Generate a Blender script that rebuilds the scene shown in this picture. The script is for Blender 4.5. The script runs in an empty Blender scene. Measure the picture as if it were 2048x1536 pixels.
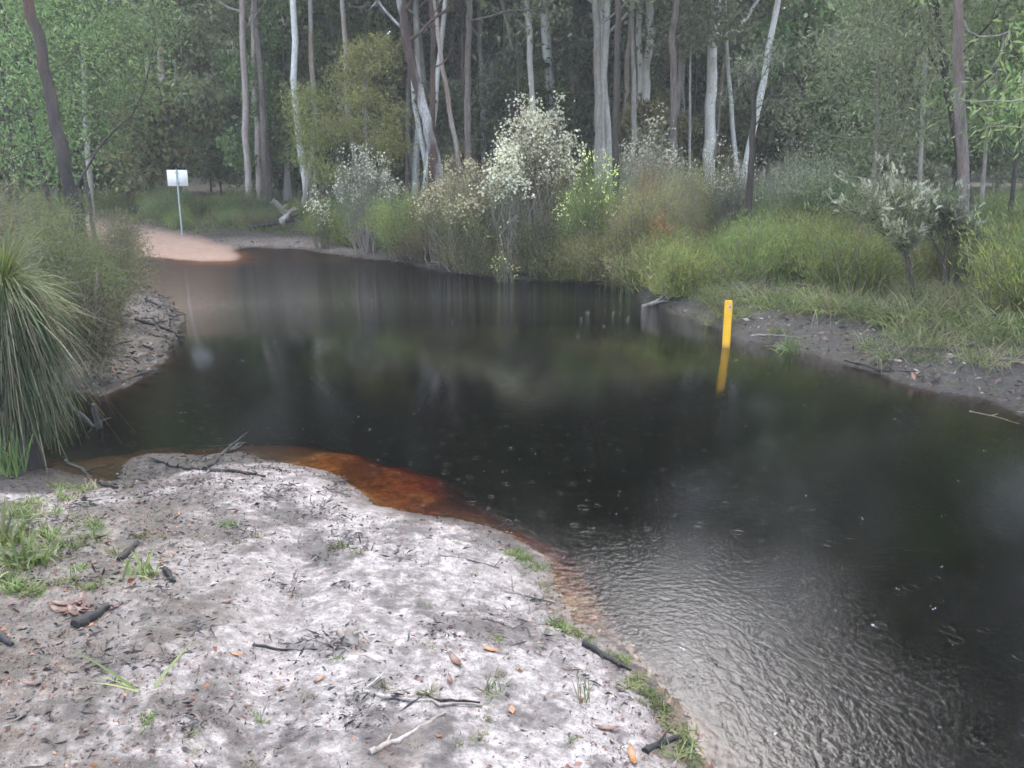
import bpy, math, random
import numpy as np
from math import radians as RD

# ------------------------------------------------------------------ camera, world, sun, exposure
SC = bpy.context.scene
PITCH = RD(14.05); CAMZ = 2.2; FPX = 1750.0
CP, SP = math.cos(PITCH), math.sin(PITCH)
cam_data = bpy.data.cameras.new('camera'); cam = bpy.data.objects.new('camera', cam_data)
SC.collection.objects.link(cam); SC.camera = cam
cam.location = (0, 0, CAMZ); cam.rotation_euler = (RD(90) - PITCH, 0, 0)
cam_data.sensor_width = 36; cam_data.lens = FPX / 2048 * 36
cam_data.clip_start = 0.05; cam_data.clip_end = 1500

SUN_EL, SUN_AZ = RD(62), RD(14)      # azimuth from +y, clockwise
w = bpy.data.worlds.new('World'); SC.world = w; w.use_nodes = True
nt = w.node_tree; nt.nodes.clear()
sky = nt.nodes.new('ShaderNodeTexSky'); sky.sky_type = 'NISHITA'; sky.sun_disc = False
sky.sun_elevation = SUN_EL; sky.sun_rotation = SUN_AZ; sky.air_density = 1.0; sky.dust_density = 1.8
hs = nt.nodes.new('ShaderNodeHueSaturation'); hs.inputs['Saturation'].default_value = 0.65
bg = nt.nodes.new('ShaderNodeBackground'); bg.inputs[1].default_value = 0.15
wo = nt.nodes.new('ShaderNodeOutputWorld')
nt.links.new(sky.outputs[0], hs.inputs['Color']); nt.links.new(hs.outputs[0], bg.inputs[0]); nt.links.new(bg.outputs[0], wo.inputs[0])
sun_d = bpy.data.lights.new('sun', 'SUN'); sun_d.energy = 0.5; sun_d.angle = RD(50); sun_d.color = (1, .98, .95)
sun = bpy.data.objects.new('sun', sun_d); SC.collection.objects.link(sun)
sun.rotation_euler = (RD(90) - SUN_EL, 0, -SUN_AZ + RD(180))
SC.view_settings.view_transform = 'Standard'; SC.view_settings.look = 'None'
SC.view_settings.exposure = 2.8; SC.view_settings.gamma = 1
SC.cycles.max_bounces = 8; SC.cycles.diffuse_bounces = 5; SC.cycles.transparent_max_bounces = 8
SC.cycles.filter_width = 1.6

rng = np.random.default_rng(7); random.seed(7)
COL = SC.collection

# ------------------------------------------------------------------ tags, mesh helpers
def tag(o, label=None, cat=None, group=None, kind=None):
    if label: o['label'] = label
    if cat: o['category'] = cat
    if group: o['group'] = group
    if kind: o['kind'] = kind
    return o

class Geo:
    def __init__(s): s.V = []; s.F = []; s.n = 0
    def add(s, V, F):
        V = np.asarray(V, float).reshape(-1, 3); F = np.asarray(F, int)
        s.V.append(V); s.F.append(F + s.n); s.n += len(V)
    def mesh(s, name, mat, smooth=False):
        me = bpy.data.meshes.new(name)
        V = np.concatenate(s.V) if s.V else np.zeros((0, 3))
        flat = np.concatenate([f.reshape(-1) for f in s.F]); sizes = np.concatenate([np.full(len(f), f.shape[1]) for f in s.F])
        me.vertices.add(len(V)); me.vertices.foreach_set('co', V.reshape(-1).astype(np.float32))
        me.loops.add(len(flat)); me.loops.foreach_set('vertex_index', flat.astype(np.int32))
        me.polygons.add(len(sizes)); st = np.zeros(len(sizes), np.int32); st[1:] = np.cumsum(sizes)[:-1]
        me.polygons.foreach_set('loop_start', st)
        if smooth: me.polygons.foreach_set('use_smooth', np.ones(len(sizes), bool))
        me.update(calc_edges=True)
        if mat: me.materials.append(mat)
        return me
    def obj(s, name, mat, parent=None, smooth=False):
        o = bpy.data.objects.new(name, s.mesh(name, mat, smooth)); COL.objects.link(o)
        if parent: o.parent = parent
        return o

def empty(name, loc=(0, 0, 0), rz=0):
    o = bpy.data.objects.new(name, None); COL.objects.link(o); o.location = loc; o.rotation_euler = (0, 0, rz)
    o.empty_display_size = .1
    return o
def kids(o): return [c for c in bpy.data.objects if c.parent == o]
KIDS = {}
def copy_tree(o):
    if o.name not in KIDS: KIDS[o.name] = kids(o)
    c = o.copy(); COL.objects.link(c)
    for ch in KIDS[o.name]:
        d = ch.copy(); COL.objects.link(d); d.parent = c
    return c

def unit(v): v = np.asarray(v, float); return v / (np.linalg.norm(v, axis=-1, keepdims=True) + 1e-9)

def tube(g, P, R, ns=7, bump=0.0, cap=True, r=None):
    P = np.asarray(P, float); n = len(P); R = np.broadcast_to(np.asarray(R, float), (n,))
    T = unit(np.gradient(P, axis=0)); m = unit(T.mean(0))
    ref = np.array([1., 0, 0]) if abs(m[0]) < .7 else np.array([0, 1., 0])
    A = unit(np.cross(T, ref)); B = np.cross(T, A)
    an = np.arange(ns) / ns * 2 * np.pi
    rr = R[:, None] * np.ones(ns)
    if bump: rr = rr * (1 + bump * (r or rng).normal(size=(n, ns)))
    V = P[:, None] + rr[..., None] * (np.cos(an)[None, :, None] * A[:, None] + np.sin(an)[None, :, None] * B[:, None])
    i = np.arange(n - 1)[:, None] * ns; j = np.arange(ns)[None]; k = (j + 1) % ns
    F = np.stack([i + j, i + k, i + ns + k, i + ns + j], -1).reshape(-1, 4)
    g.add(V.reshape(-1, 3), F)
    if cap:
        g.add(V[-1], np.arange(ns)[None]); g.add(V[0], np.arange(ns)[::-1][None])

def leaves(g, C, D, L, W, r=rng, fold=.25):
    C = np.asarray(C, float); D = unit(D); n = len(C)
    L = np.broadcast_to(L, (n,))[:, None]; W = np.broadcast_to(W, (n,))[:, None]
    S = unit(np.cross(D, unit(r.normal(size=(n, 3))))); N = np.cross(D, S)
    a = C; b = C + D * L * .4 + S * W * .5 + N * W * fold; c = C + D * L; d = C + D * L * .4 - S * W * .5 + N * W * fold
    V = np.stack([a, b, c, d], 1).reshape(-1, 3); F = np.arange(n * 4).reshape(n, 4)
    g.add(V, F)

def blades(g, B, D, L, W, droop, ns=4, r=rng, tip=.15):
    B = np.asarray(B, float); D = unit(D); n = len(B)
    L = np.broadcast_to(L, (n,)); W = np.broadcast_to(W, (n,)); droop = np.broadcast_to(droop, (n,))
    S = unit(np.cross(D, np.array([0, 0, 1.]) + r.normal(size=(n, 3)) * .4))
    t = np.linspace(0, 1, ns + 1)
    P = B[:, None] + D[:, None] * (L[:, None] * t)[..., None]
    P[..., 2] -= (droop * L)[:, None] * t[None] ** 2
    wd = W[:, None] * (np.minimum(1, .5 + t * 2) * (1 - (1 - tip) * t ** 2))[None] * .5
    V = np.stack([P + S[:, None] * wd[..., None], P - S[:, None] * wd[..., None]], 2)
    base = np.arange(n)[:, None] * (2 * (ns + 1)); k = np.arange(ns)[None] * 2
    F = np.stack([base + k, base + k + 1, base + k + 3, base + k + 2], -1).reshape(-1, 4)
    g.add(V.reshape(-1, 3), F)

# ------------------------------------------------------------------ lattice noise
_L = np.random.default_rng(3).random((256, 256))
def vnoise(x, y):
    xi = np.floor(x).astype(int); yi = np.floor(y).astype(int); fx = x - xi; fy = y - yi
    fx = fx * fx * (3 - 2 * fx); fy = fy * fy * (3 - 2 * fy)
    a = _L[xi & 255, yi & 255]; b = _L[(xi + 1) & 255, yi & 255]; c = _L[xi & 255, (yi + 1) & 255]; d = _L[(xi + 1) & 255, (yi + 1) & 255]
    return (a * (1 - fx) + b * fx) * (1 - fy) + (c * (1 - fx) + d * fx) * fy
def fbm(x, y, o=3):
    s = 0; a = 1; t = 0
    for i in range(o): s = s + a * (vnoise(x * 2 ** i + 17 * i, y * 2 ** i + 5 * i) - .5); t += a; a *= .55
    return s / t

# ------------------------------------------------------------------ measured pixels -> places on the ground
def ray(px, py):
    dx = (px - 1024) / FPX; u = -(py - 768) / FPX
    return np.array([dx, CP + u * SP, -SP + u * CP])
def G(px, py, z=0.0):
    d = ray(px, py); t = (z - CAMZ) / d[2]; return np.array([d[0] * t, d[1] * t])
def atY(px, py, Y):
    d = ray(px, py); t = Y / d[1]; return np.array([d[0] * t, Y, CAMZ + d[2] * t])

near_px = [(1480, 1600), (1440, 1536), (1400, 1500), (1388, 1420), (1345, 1385), (1290, 1335), (1245, 1280), (1200, 1262), (1150, 1238), (1118, 1180),
           (1095, 1115), (1050, 1082), (985, 1052), (910, 1034), (830, 1026), (755, 1008), (700, 962), (650, 940),
           (560, 925), (480, 903), (400, 910), (300, 904), (248, 920), (228, 962), (200, 962), (120, 938), (0, 925), (-300, 930)]
far_px = [(-300, 775), (100, 775), (200, 795), (270, 762), (338, 722), (345, 690), (364, 650), (350, 612), (300, 577), (262, 560), (235, 545), (180, 545),
          (165, 528), (200, 512), (290, 514), (340, 519), (400, 524), (478, 521), (487, 512), (470, 500), (500, 495), (600, 499), (700, 514),
          (800, 525), (900, 545), (1000, 557), (1100, 562), (1250, 576), (1290, 600), (1340, 625), (1400, 645), (1480, 677), (1560, 692),
          (1700, 732), (1850, 777), (1980, 798), (2048, 832), (2300, 900)]
NEAR = [G(*p) for p in near_px]
FAR = [G(*p) for p in far_px]
NEAR = np.array([(6.5, -40), (1.6, 0.5)] + [tuple(p) for p in NEAR] + [(-14, NEAR[-1][1] - .1), (-60, 6), (-60, -40)])
FAR = np.array([(-60, 9)] + [tuple(p) for p in FAR] + [(14, FAR[-1][1] - 1.5), (60, -10), (260, -10), (260, 320), (-260, 320), (-260, 9)])

def sdist(X, Y, poly):
    d2 = np.full(X.shape, 1e18); ins = np.zeros(X.shape, bool)
    n = len(poly)
    for i in range(n):
        a = poly[i]; b = poly[(i + 1) % n]; e = b - a
        t = np.clip(((X - a[0]) * e[0] + (Y - a[1]) * e[1]) / (e @ e), 0, 1)
        d2 = np.minimum(d2, (X - a[0] - t * e[0]) ** 2 + (Y - a[1] - t * e[1]) ** 2)
        c = ((a[1] > Y) != (b[1] > Y))
        if a[1] != b[1]: ins ^= c & (X < (b[0] - a[0]) * (Y - a[1]) / (b[1] - a[1]) + a[0])
    d = np.sqrt(d2)
    return np.where(ins, d, -d)

ROAD_PX = [(120, 432, .3), (200, 446, .3), (260, 456, .25), (330, 466, .2), (400, 482, .12), (470, 497, .03), (500, 512, 0), (483, 526, 0), (400, 532, 0), (340, 528, 0), (270, 512, 0), (200, 490, .1), (110, 460, .2)]
ROAD = np.array([G(x, y, z) for x, y, z in ROAD_PX])
SHELF = np.array([G(*p) for p in [(-100, 935), (300, 880), (480, 876), (640, 874), (760, 890), (900, 938), (1000, 1014), (1110, 1085), (1000, 1090), (600, 960), (200, 980)]])
SHELF2 = np.array([G(*p) for p in [(1085, 1095), (1180, 1130), (1225, 1190), (1235, 1262), (1150, 1270), (1100, 1180)]])
SHELF3 = np.array([G(*p) for p in [(420, 500), (520, 492), (760, 508), (860, 534), (700, 528), (560, 522), (460, 534), (330, 528)]])

def smooth(a, b, x): t = np.clip((x - a) / (b - a), 0, 1); return t * t * (3 - 2 * t)
def field(X, Y, masks=False):
    X = np.asarray(X, float); Y = np.asarray(Y, float)
    wob = .10 * fbm(X * 1.7, Y * 1.7, 4) + .05 * fbm(X * 8, Y * 8, 2)
    dn = sdist(X, Y, NEAR) + wob
    df = sdist(X, Y, FAR) + wob * (1 + np.clip(Y / 12, 0, 2))
    road = smooth(-.25, .25, sdist(X, Y, ROAD) + .5 * fbm(X * .8, Y * .8, 3))
    # near bank
    hn = .44 * (1 - np.exp(-dn / 2.0)) + .05 * fbm(X * 2.2, Y * 2.2, 3) * smooth(0, .8, dn) + .025 * fbm(X * 9, Y * 9, 2) * smooth(0, .3, dn)
    # tyre ruts running away from the viewer
    for k in (-.95, .55):
        hn = hn - .05 * np.exp(-((X - k + .12 * (Y - 3)) / .16) ** 2) * smooth(.3, 1.2, dn)
    left = smooth(-3, -6.5, X) * smooth(24, 17, Y)
    right = smooth(0, 3, X)
    H = .38 + .12 * right + .15 * left; s = 2.6 - 1.5 * right - 1.5 * left
    H = H * (1 - .55 * road)
    hf = H * (1 - np.exp(-df / s)) + (.10 * fbm(X * 1.3, Y * 1.3, 3) + .10 * fbm(X * 5, Y * 5, 3)) * smooth(0, .8, df) * (1 - .85 * road)
    rise = .012 * np.clip(Y - 26, 0, 200) + .35 * fbm(X * .12 + 3, Y * .12, 2) * smooth(3, 12, df)
    hf = hf + rise * smooth(0, 4, df)
    d = np.maximum(dn, df)
    shelf = np.maximum(np.maximum(smooth(-.7, .45, sdist(X, Y, SHELF) + .5 * fbm(X * 1.9 + 4, Y * 1.9, 3)), smooth(-.12, .1, sdist(X, Y, SHELF2))), smooth(-.8, .5, sdist(X, Y, SHELF3)))
    dd = -np.minimum(d, 0)
    deep = -1.1 * (1 - np.exp(-dd * (1.9 + .0 * (df > dn) * (X > 0)))) + .02 * fbm(X * 5, Y * 5, 2) * smooth(.1, .6, dd)
    shal = -.11 * (1 - np.exp(-dd * .6)) - .030 - .04 * smooth(-.15, .25, fbm(X * 1.5, Y * 3, 3))
    hw = deep * (1 - shelf) + np.maximum(shal, deep) * shelf
    h = np.where(dn > 0, hn, np.where(df > 0, hf, hw))
    h = np.where((d > 0) & (h < .004), .004 + np.minimum(d, .02) * .1, h)
    if not masks: return h
    sand = smooth(-1.5, .1, dn)
    lsand = left * smooth(-1.0, 0, df) * smooth(2.5, .3, df)
    sand = np.maximum(sand * (1 - .62 * smooth(-.7, -2.0, X + .14 * (Y - 3) + .9 * fbm(X * 1.1, Y * 1.1, 3)) * smooth(.5, 1.5, dn)), .5 * lsand)
    mud = smooth(4.2, 1.0, df) * smooth(-3, -2.9, df) * (1 - left) * (1 - road)
    strand = smooth(-.1, .3, df) * smooth(2.0, .6, df) * smooth(-1.5, -4, X) * smooth(15, 19, Y) * (1 - road)
    bed = smooth(0, -.05, d)
    return h, dict(sand=np.maximum(sand, bed * .8 * (1 - smooth(-3, 0, X) * (df > dn))), road=road, mud=np.maximum(mud * (1 - .8 * strand), 0), strand=strand, d=d, dn=dn, df=df, left=left)
def gh(x, y): return float(field(np.array([x]), np.array([y]))[0])
def GP(px, py):
    z = 0.3
    for _ in range(6):
        x, y = G(px, py, z); z = .5 * z + .5 * max(gh(x, y), 0)
    return float(x), float(y), gh(x, y)
def XY(px, Y, z):      # ground place at forward distance Y seen in column px
    s = Y * CP - (z - CAMZ) * SP
    return (px - 1024) / FPX * s, Y
def put(px, Y):
    z = .4
    for _ in range(4):
        x, y = XY(px, Y, z); z = gh(x, y)
    return float(x), float(y), z
def ztop(py, Y): d = ray(1024, py); return CAMZ + Y * d[2] / d[1]

# ------------------------------------------------------------------ materials
def new_mat(name):
    m = bpy.data.materials.new(name); m.use_nodes = True; m.node_tree.nodes.clear(); return m
class N:
    def __init__(s, m): s.t = m.node_tree
    def __call__(s, ty, **kw):
        n = s.t.nodes.new(ty)
        for k, v in kw.items():
            if k == 'inp':
                for kk, vv in v.items():
                    if isinstance(vv, bpy.types.NodeSocket): s.t.links.new(vv, n.inputs[kk])
                    else: n.inputs[kk].default_value = vv
            else: setattr(n, k, v)
        return n
    def ramp(s, fac, stops, interp='LINEAR'):
        n = s('ShaderNodeValToRGB'); cr = n.color_ramp; cr.interpolation = interp
        while len(cr.elements) < len(stops): cr.elements.new(.5)
        for e, (p, c) in zip(cr.elements, stops):
            e.position = p; e.color = (*c, 1) if len(c) == 3 else c
        s.t.links.new(fac, n.inputs[0]); return n.outputs[0]
    def mix(s, f, a, b, mode='MIX'):
        n = s('ShaderNodeMix', data_type='RGBA', blend_type=mode)
        for k, v in ((0, f), (6, a), (7, b)):
            if isinstance(v, bpy.types.NodeSocket): s.t.links.new(v, n.inputs[k])
            else: n.inputs[k].default_value = v if k == 0 else (*v, 1)
        return n.outputs[2]
    def math(s, op, a, b=0.0, c=None):
        n = s('ShaderNodeMath', operation=op)
        for k, v in enumerate((a, b) if c is None else (a, b, c)):
            if isinstance(v, bpy.types.NodeSocket): s.t.links.new(v, n.inputs[k])
            else: n.inputs[k].default_value = v
        return n.outputs[0]
    def noise(s, scale, detail=3, rough=.55, vec=None, stretch=None):
        if vec is None: vec = s('ShaderNodeTexCoord').outputs['Object']
        if stretch:
            mp = s('ShaderNodeMapping', inp={'Vector': vec, 'Scale': stretch}); vec = mp.outputs[0]
        return s('ShaderNodeTexNoise', inp={'Vector': vec, 'Scale': scale, 'Detail': detail, 'Roughness': rough}).outputs['Fac']
    def out(s, sh, vol=None):
        o = s('ShaderNodeOutputMaterial'); s.t.links.new(sh, o.inputs[0])
        if vol: s.t.links.new(vol, o.inputs['Volume'])

def leaf_mat(name, cols, trans=.45, gloss=.35, rough=.5):
    m = new_mat(name); n = N(m)
    geo = n('ShaderNodeNewGeometry'); oi = n('ShaderNodeObjectInfo')
    k = len(cols); base = n.ramp(geo.outputs['Random Per Island'], [(i / k, c) for i, c in enumerate(cols)], 'CONSTANT')
    big = n.ramp(n.noise(1.5, 3), [(.36, (.0, .0, .0)), (.64, (1, 1, 1))])
    v = n.math('ADD', n.math('MULTIPLY', big, .45), n.math('MULTIPLY', oi.outputs['Random'], .55))
    h = n('ShaderNodeHueSaturation', inp={'Color': base, 'Value': n.math('ADD', n.math('MULTIPLY', v, 2.1), .50), 'Hue': n.math('ADD', n.math('MULTIPLY', n.math('FRACT', n.math('MULTIPLY', oi.outputs['Random'], 7.3)), .05), .465)})
    p = n('ShaderNodeBsdfPrincipled', inp={'Base Color': h.outputs[0], 'Roughness': rough, 'Specular IOR Level': gloss})
    tr = n('ShaderNodeBsdfTranslucent', inp={'Color': h.outputs[0]})
    mx = n('ShaderNodeMixShader', inp={0: trans, 1: p.outputs[0], 2: tr.outputs[0]})
    n.out(mx.outputs[0]); return m

def bark_mat(name, light, dark, patch, patch_amt=.5, char=None, char_h=1.5, wet=.45):
    m = new_mat(name); n = N(m)
    co = n('ShaderNodeTexCoord').outputs['Object']
    f1 = n.noise(9, 5, .65, co, (1, 1, .18)); f2 = n.noise(1.3, 3, .6, co, (1, 1, .35)); f3 = n.noise(40, 3, .6, co, (1, 1, .25))
    c = n.mix(n.ramp(f1, [(.35, (0, 0, 0)), (.65, (1, 1, 1))]), dark, light)
    c = n.mix(n.ramp(f2, [(.62 - .25 * patch_amt, (0, 0, 0)), (.70 - .2 * patch_amt, (1, 1, 1))]), c, patch)
    c = n.mix(n.math('MULTIPLY', n.ramp(f3, [(.4, (1, 1, 1)), (.55, (0, 0, 0))]), .45), c, tuple(x * .5 for x in dark))
    if char is not None:
        z = n('ShaderNodeSeparateXYZ', inp={0: co}).outputs[2]
        zz = n.math('ADD', z, n.math('MULTIPLY', n.math('SUBTRACT', f2, .5), char_h * 1.6))
        k = n('ShaderNodeMapRange', inp={0: zz, 1: char_h * .8, 2: char_h * 1.2, 3: 1, 4: 0}).outputs[0]
        c = n.mix(k, c, char)
    b = n('ShaderNodeBump', inp={'Strength': .6, 'Distance': .02, 'Height': n.math('ADD', f1, n.math('MULTIPLY', f3, .4))})
    p = n('ShaderNodeBsdfPrincipled', inp={'Base Color': c, 'Roughness': .75, 'Normal': b.outputs[0], 'Specular IOR Level': wet})
    n.out(p.outputs[0]); return m

def plain(name, col, rough=.6, var=.25, scale=8, metal=0.0, spec=.5, bump=.0):
    m = new_mat(name); n = N(m)
    f = n.noise(scale, 4)
    c = n.mix(f, tuple(x * (1 - var) for x in col), tuple(min(1, x * (1 + var)) for x in col))
    p = n('ShaderNodeBsdfPrincipled', inp={'Base Color': c, 'Roughness': rough, 'Metallic': metal, 'Specular IOR Level': spec})
    if bump:
        b = n('ShaderNodeBump', inp={'Strength': bump, 'Distance': .02, 'Height': n.noise(scale * 3, 4)}); m.node_tree.links.new(b.outputs[0], p.inputs['Normal'])
    n.out(p.outputs[0]); return m

M = {}
M['gum_leaf'] = leaf_mat('gum_leaf', [(.085, .105, .05), (.11, .13, .065), (.14, .155, .085), (.10, .12, .07), (.18, .19, .115)])
M['green_leaf'] = leaf_mat('green_leaf', [(.065, .115, .038), (.09, .155, .052), (.12, .18, .066), (.085, .13, .048), (.15, .20, .085)])
M['grey_leaf'] = leaf_mat('grey_leaf', [(.10, .135, .08), (.14, .175, .11), (.18, .21, .14), (.12, .14, .085), (.22, .24, .17)])
M['yellow_leaf'] = leaf_mat('yellow_leaf', [(.17, .19, .06), (.21, .22, .07), (.14, .17, .055), (.19, .19, .075), (.25, .25, .10)])
M['olive_leaf'] = leaf_mat('olive_leaf', [(.11, .125, .05), (.15, .16, .065), (.10, .11, .045), (.18, .18, .08), (.14, .12, .06)])
M['feather_olive'] = leaf_mat('feather_olive', [(.06, .07, .03), (.085, .09, .04), (.05, .055, .026), (.105, .10, .05), (.07, .062, .034)])
M['feather_green'] = leaf_mat('feather_green', [(.065, .09, .03), (.09, .115, .036), (.055, .07, .026), (.105, .115, .045), (.085, .08, .036)])
M['heath_leaf'] = leaf_mat('heath_leaf', [(.105, .165, .04), (.14, .195, .05), (.08, .12, .032), (.165, .19, .06), (.12, .115, .05), (.19, .21, .065)])
M['brown_leaf'] = leaf_mat('brown_leaf', [(.13, .11, .06), (.17, .14, .08), (.11, .085, .055), (.15, .135, .065), (.20, .16, .10)])
M['rust_leaf'] = leaf_mat('rust_leaf', [(.22, .10, .03), (.28, .13, .035), (.16, .08, .03), (.14, .10, .04)], .2)
M['litter_leaf'] = leaf_mat('litter_leaf', [(.11, .035, .022), (.15, .05, .028), (.055, .025, .02), (.075, .035, .026), (.045, .034, .03), (.19, .075, .032), (.025, .018, .016), (.10, .07, .05)], .1, .5, .45)
M['char_bit'] = leaf_mat('char_bit', [(.012, .011, .011), (.022, .019, .018), (.04, .034, .03), (.06, .048, .04)], .0, .4)
M['strap'] = leaf_mat('strap', [(.075, .12, .035), (.10, .15, .045), (.125, .165, .06), (.06, .09, .03), (.15, .16, .075)])
M['herb'] = leaf_mat('herb', [(.085, .125, .035), (.115, .155, .05), (.07, .095, .03)])
M['tuft'] = leaf_mat('tuft', [(.085, .125, .04), (.12, .155, .055), (.14, .155, .07), (.07, .095, .035), (.16, .145, .085)])
M['skirt'] = leaf_mat('skirt', [(.028, .042, .017), (.04, .052, .022), (.058, .062, .033), (.022, .029, .015), (.08, .076, .045)])
M['xan_top'] = leaf_mat('xan_top', [(.04, .062, .02), (.055, .08, .027), (.075, .092, .036), (.032, .048, .018), (.09, .095, .045)])
M['xan_heart'] = leaf_mat('xan_heart', [(.12, .18, .02), (.16, .20, .025), (.10, .155, .022)])
M['blossom'] = leaf_mat('blossom', [(.36, .34, .26), (.44, .42, .34), (.28, .26, .18), (.40, .38, .29)], .3, .2, .8)
M['cream_blossom'] = leaf_mat('cream_blossom', [(.40, .35, .22), (.46, .41, .28), (.32, .27, .16)], .3, .2, .8)
M['silver_blossom'] = leaf_mat('silver_blossom', [(.36, .38, .29), (.46, .48, .38), (.26, .30, .20)], .3, .3, .7)
M['catkin'] = leaf_mat('catkin', [(.55, .58, .20), (.62, .62, .28), (.45, .52, .18)], .3, .2, .8)
M['dry_twig'] = leaf_mat('dry_twig', [(.12, .10, .065), (.075, .06, .04), (.16, .14, .09)], 0, .2)
M['stem'] = plain('stem', (.16, .135, .11), .8, .4, 14)
M['stem_dark'] = plain('stem_dark', (.055, .045, .038), .75, .4, 14)
M['stem_grey'] = plain('stem_grey', (.24, .205, .175), .8, .4, 14)
M['bark_pale'] = bark_mat('bark_pale', (.60, .57, .54), (.42, .39, .36), (.30, .24, .20), .35)
M['bark_white'] = bark_mat('bark_white', (.74, .73, .71), (.58, .56, .54), (.44, .36, .30), .25)
M['bark_pink'] = bark_mat('bark_pink', (.42, .36, .325), (.25, .205, .18), (.22, .15, .12), .4)
M['bark_grey'] = bark_mat('bark_grey', (.38, .355, .32), (.21, .19, .17), (.24, .18, .14), .4)
M['bark_red'] = bark_mat('bark_red', (.11, .055, .038), (.035, .025, .022), (.22, .20, .18), .25)
M['bark_char'] = bark_mat('bark_char', (.065, .048, .040), (.03, .023, .02), (.10, .042, .027), .35, (.014, .012, .011), 2.1)
M['bark_split'] = bark_mat('bark_split', (.10, .05, .036), (.03, .024, .022), (.38, .36, .35), .55)
M['bark_dark'] = bark_mat('bark_dark', (.065, .050, .042), (.028, .023, .02), (.085, .055, .042), .4)
M['bark_ridged'] = bark_mat('bark_ridged', (.21, .175, .155), (.08, .062, .054), (.16, .11, .09), .4)
M['dead_wood'] = bark_mat('dead_wood', (.30, .26, .22), (.16, .13, .11), (.42, .39, .35), .4)
M['char_wood'] = bark_mat('char_wood', (.022, .019, .018), (.009, .008, .008), (.05, .043, .038), .35)
M['rock'] = plain('rock', (.33, .20, .15), .7, .35, 9, bump=.6)

# ------------------------------------------------------------------ ground
def axis(pts):
    out = []
    for (a, b, st) in pts: out.append(np.arange(a, b, st))
    return np.concatenate(out)
def grow(a, b, s0, k):
    v = [a]; s = s0
    while v[-1] < b: v.append(v[-1] + s); s *= k
    return np.array(v[:-1] + [b])
xr = np.concatenate([np.arange(-3.6, 3.2, .035)]); xs = np.concatenate([-grow(3.6, 250, .045, 1.028)[::-1][:-1], xr, grow(3.2, 250, .045, 1.028)])
ys = np.concatenate([-grow(0, 35, .3, 1.2)[::-1][:-1], np.arange(0, 1.6, .2), np.arange(1.6, 7.5, .035), grow(7.5, 310, .05, 1.018)])
X, Y = np.meshgrid(xs, ys)
Hh, MK = field(X, Y, True)
nx, ny = len(xs), len(ys)
Vg = np.stack([X, Y, Hh], -1).reshape(-1, 3)
i = np.arange(ny - 1)[:, None] * nx + np.arange(nx - 1)[None]
Fg = np.stack([i, i + 1, i + nx + 1, i + nx], -1).reshape(-1, 4)
road_f = (MK['road'].reshape(-1)[Fg].mean(1) > .5) & (Hh.reshape(-1)[Fg].mean(1) > -.05)

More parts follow.
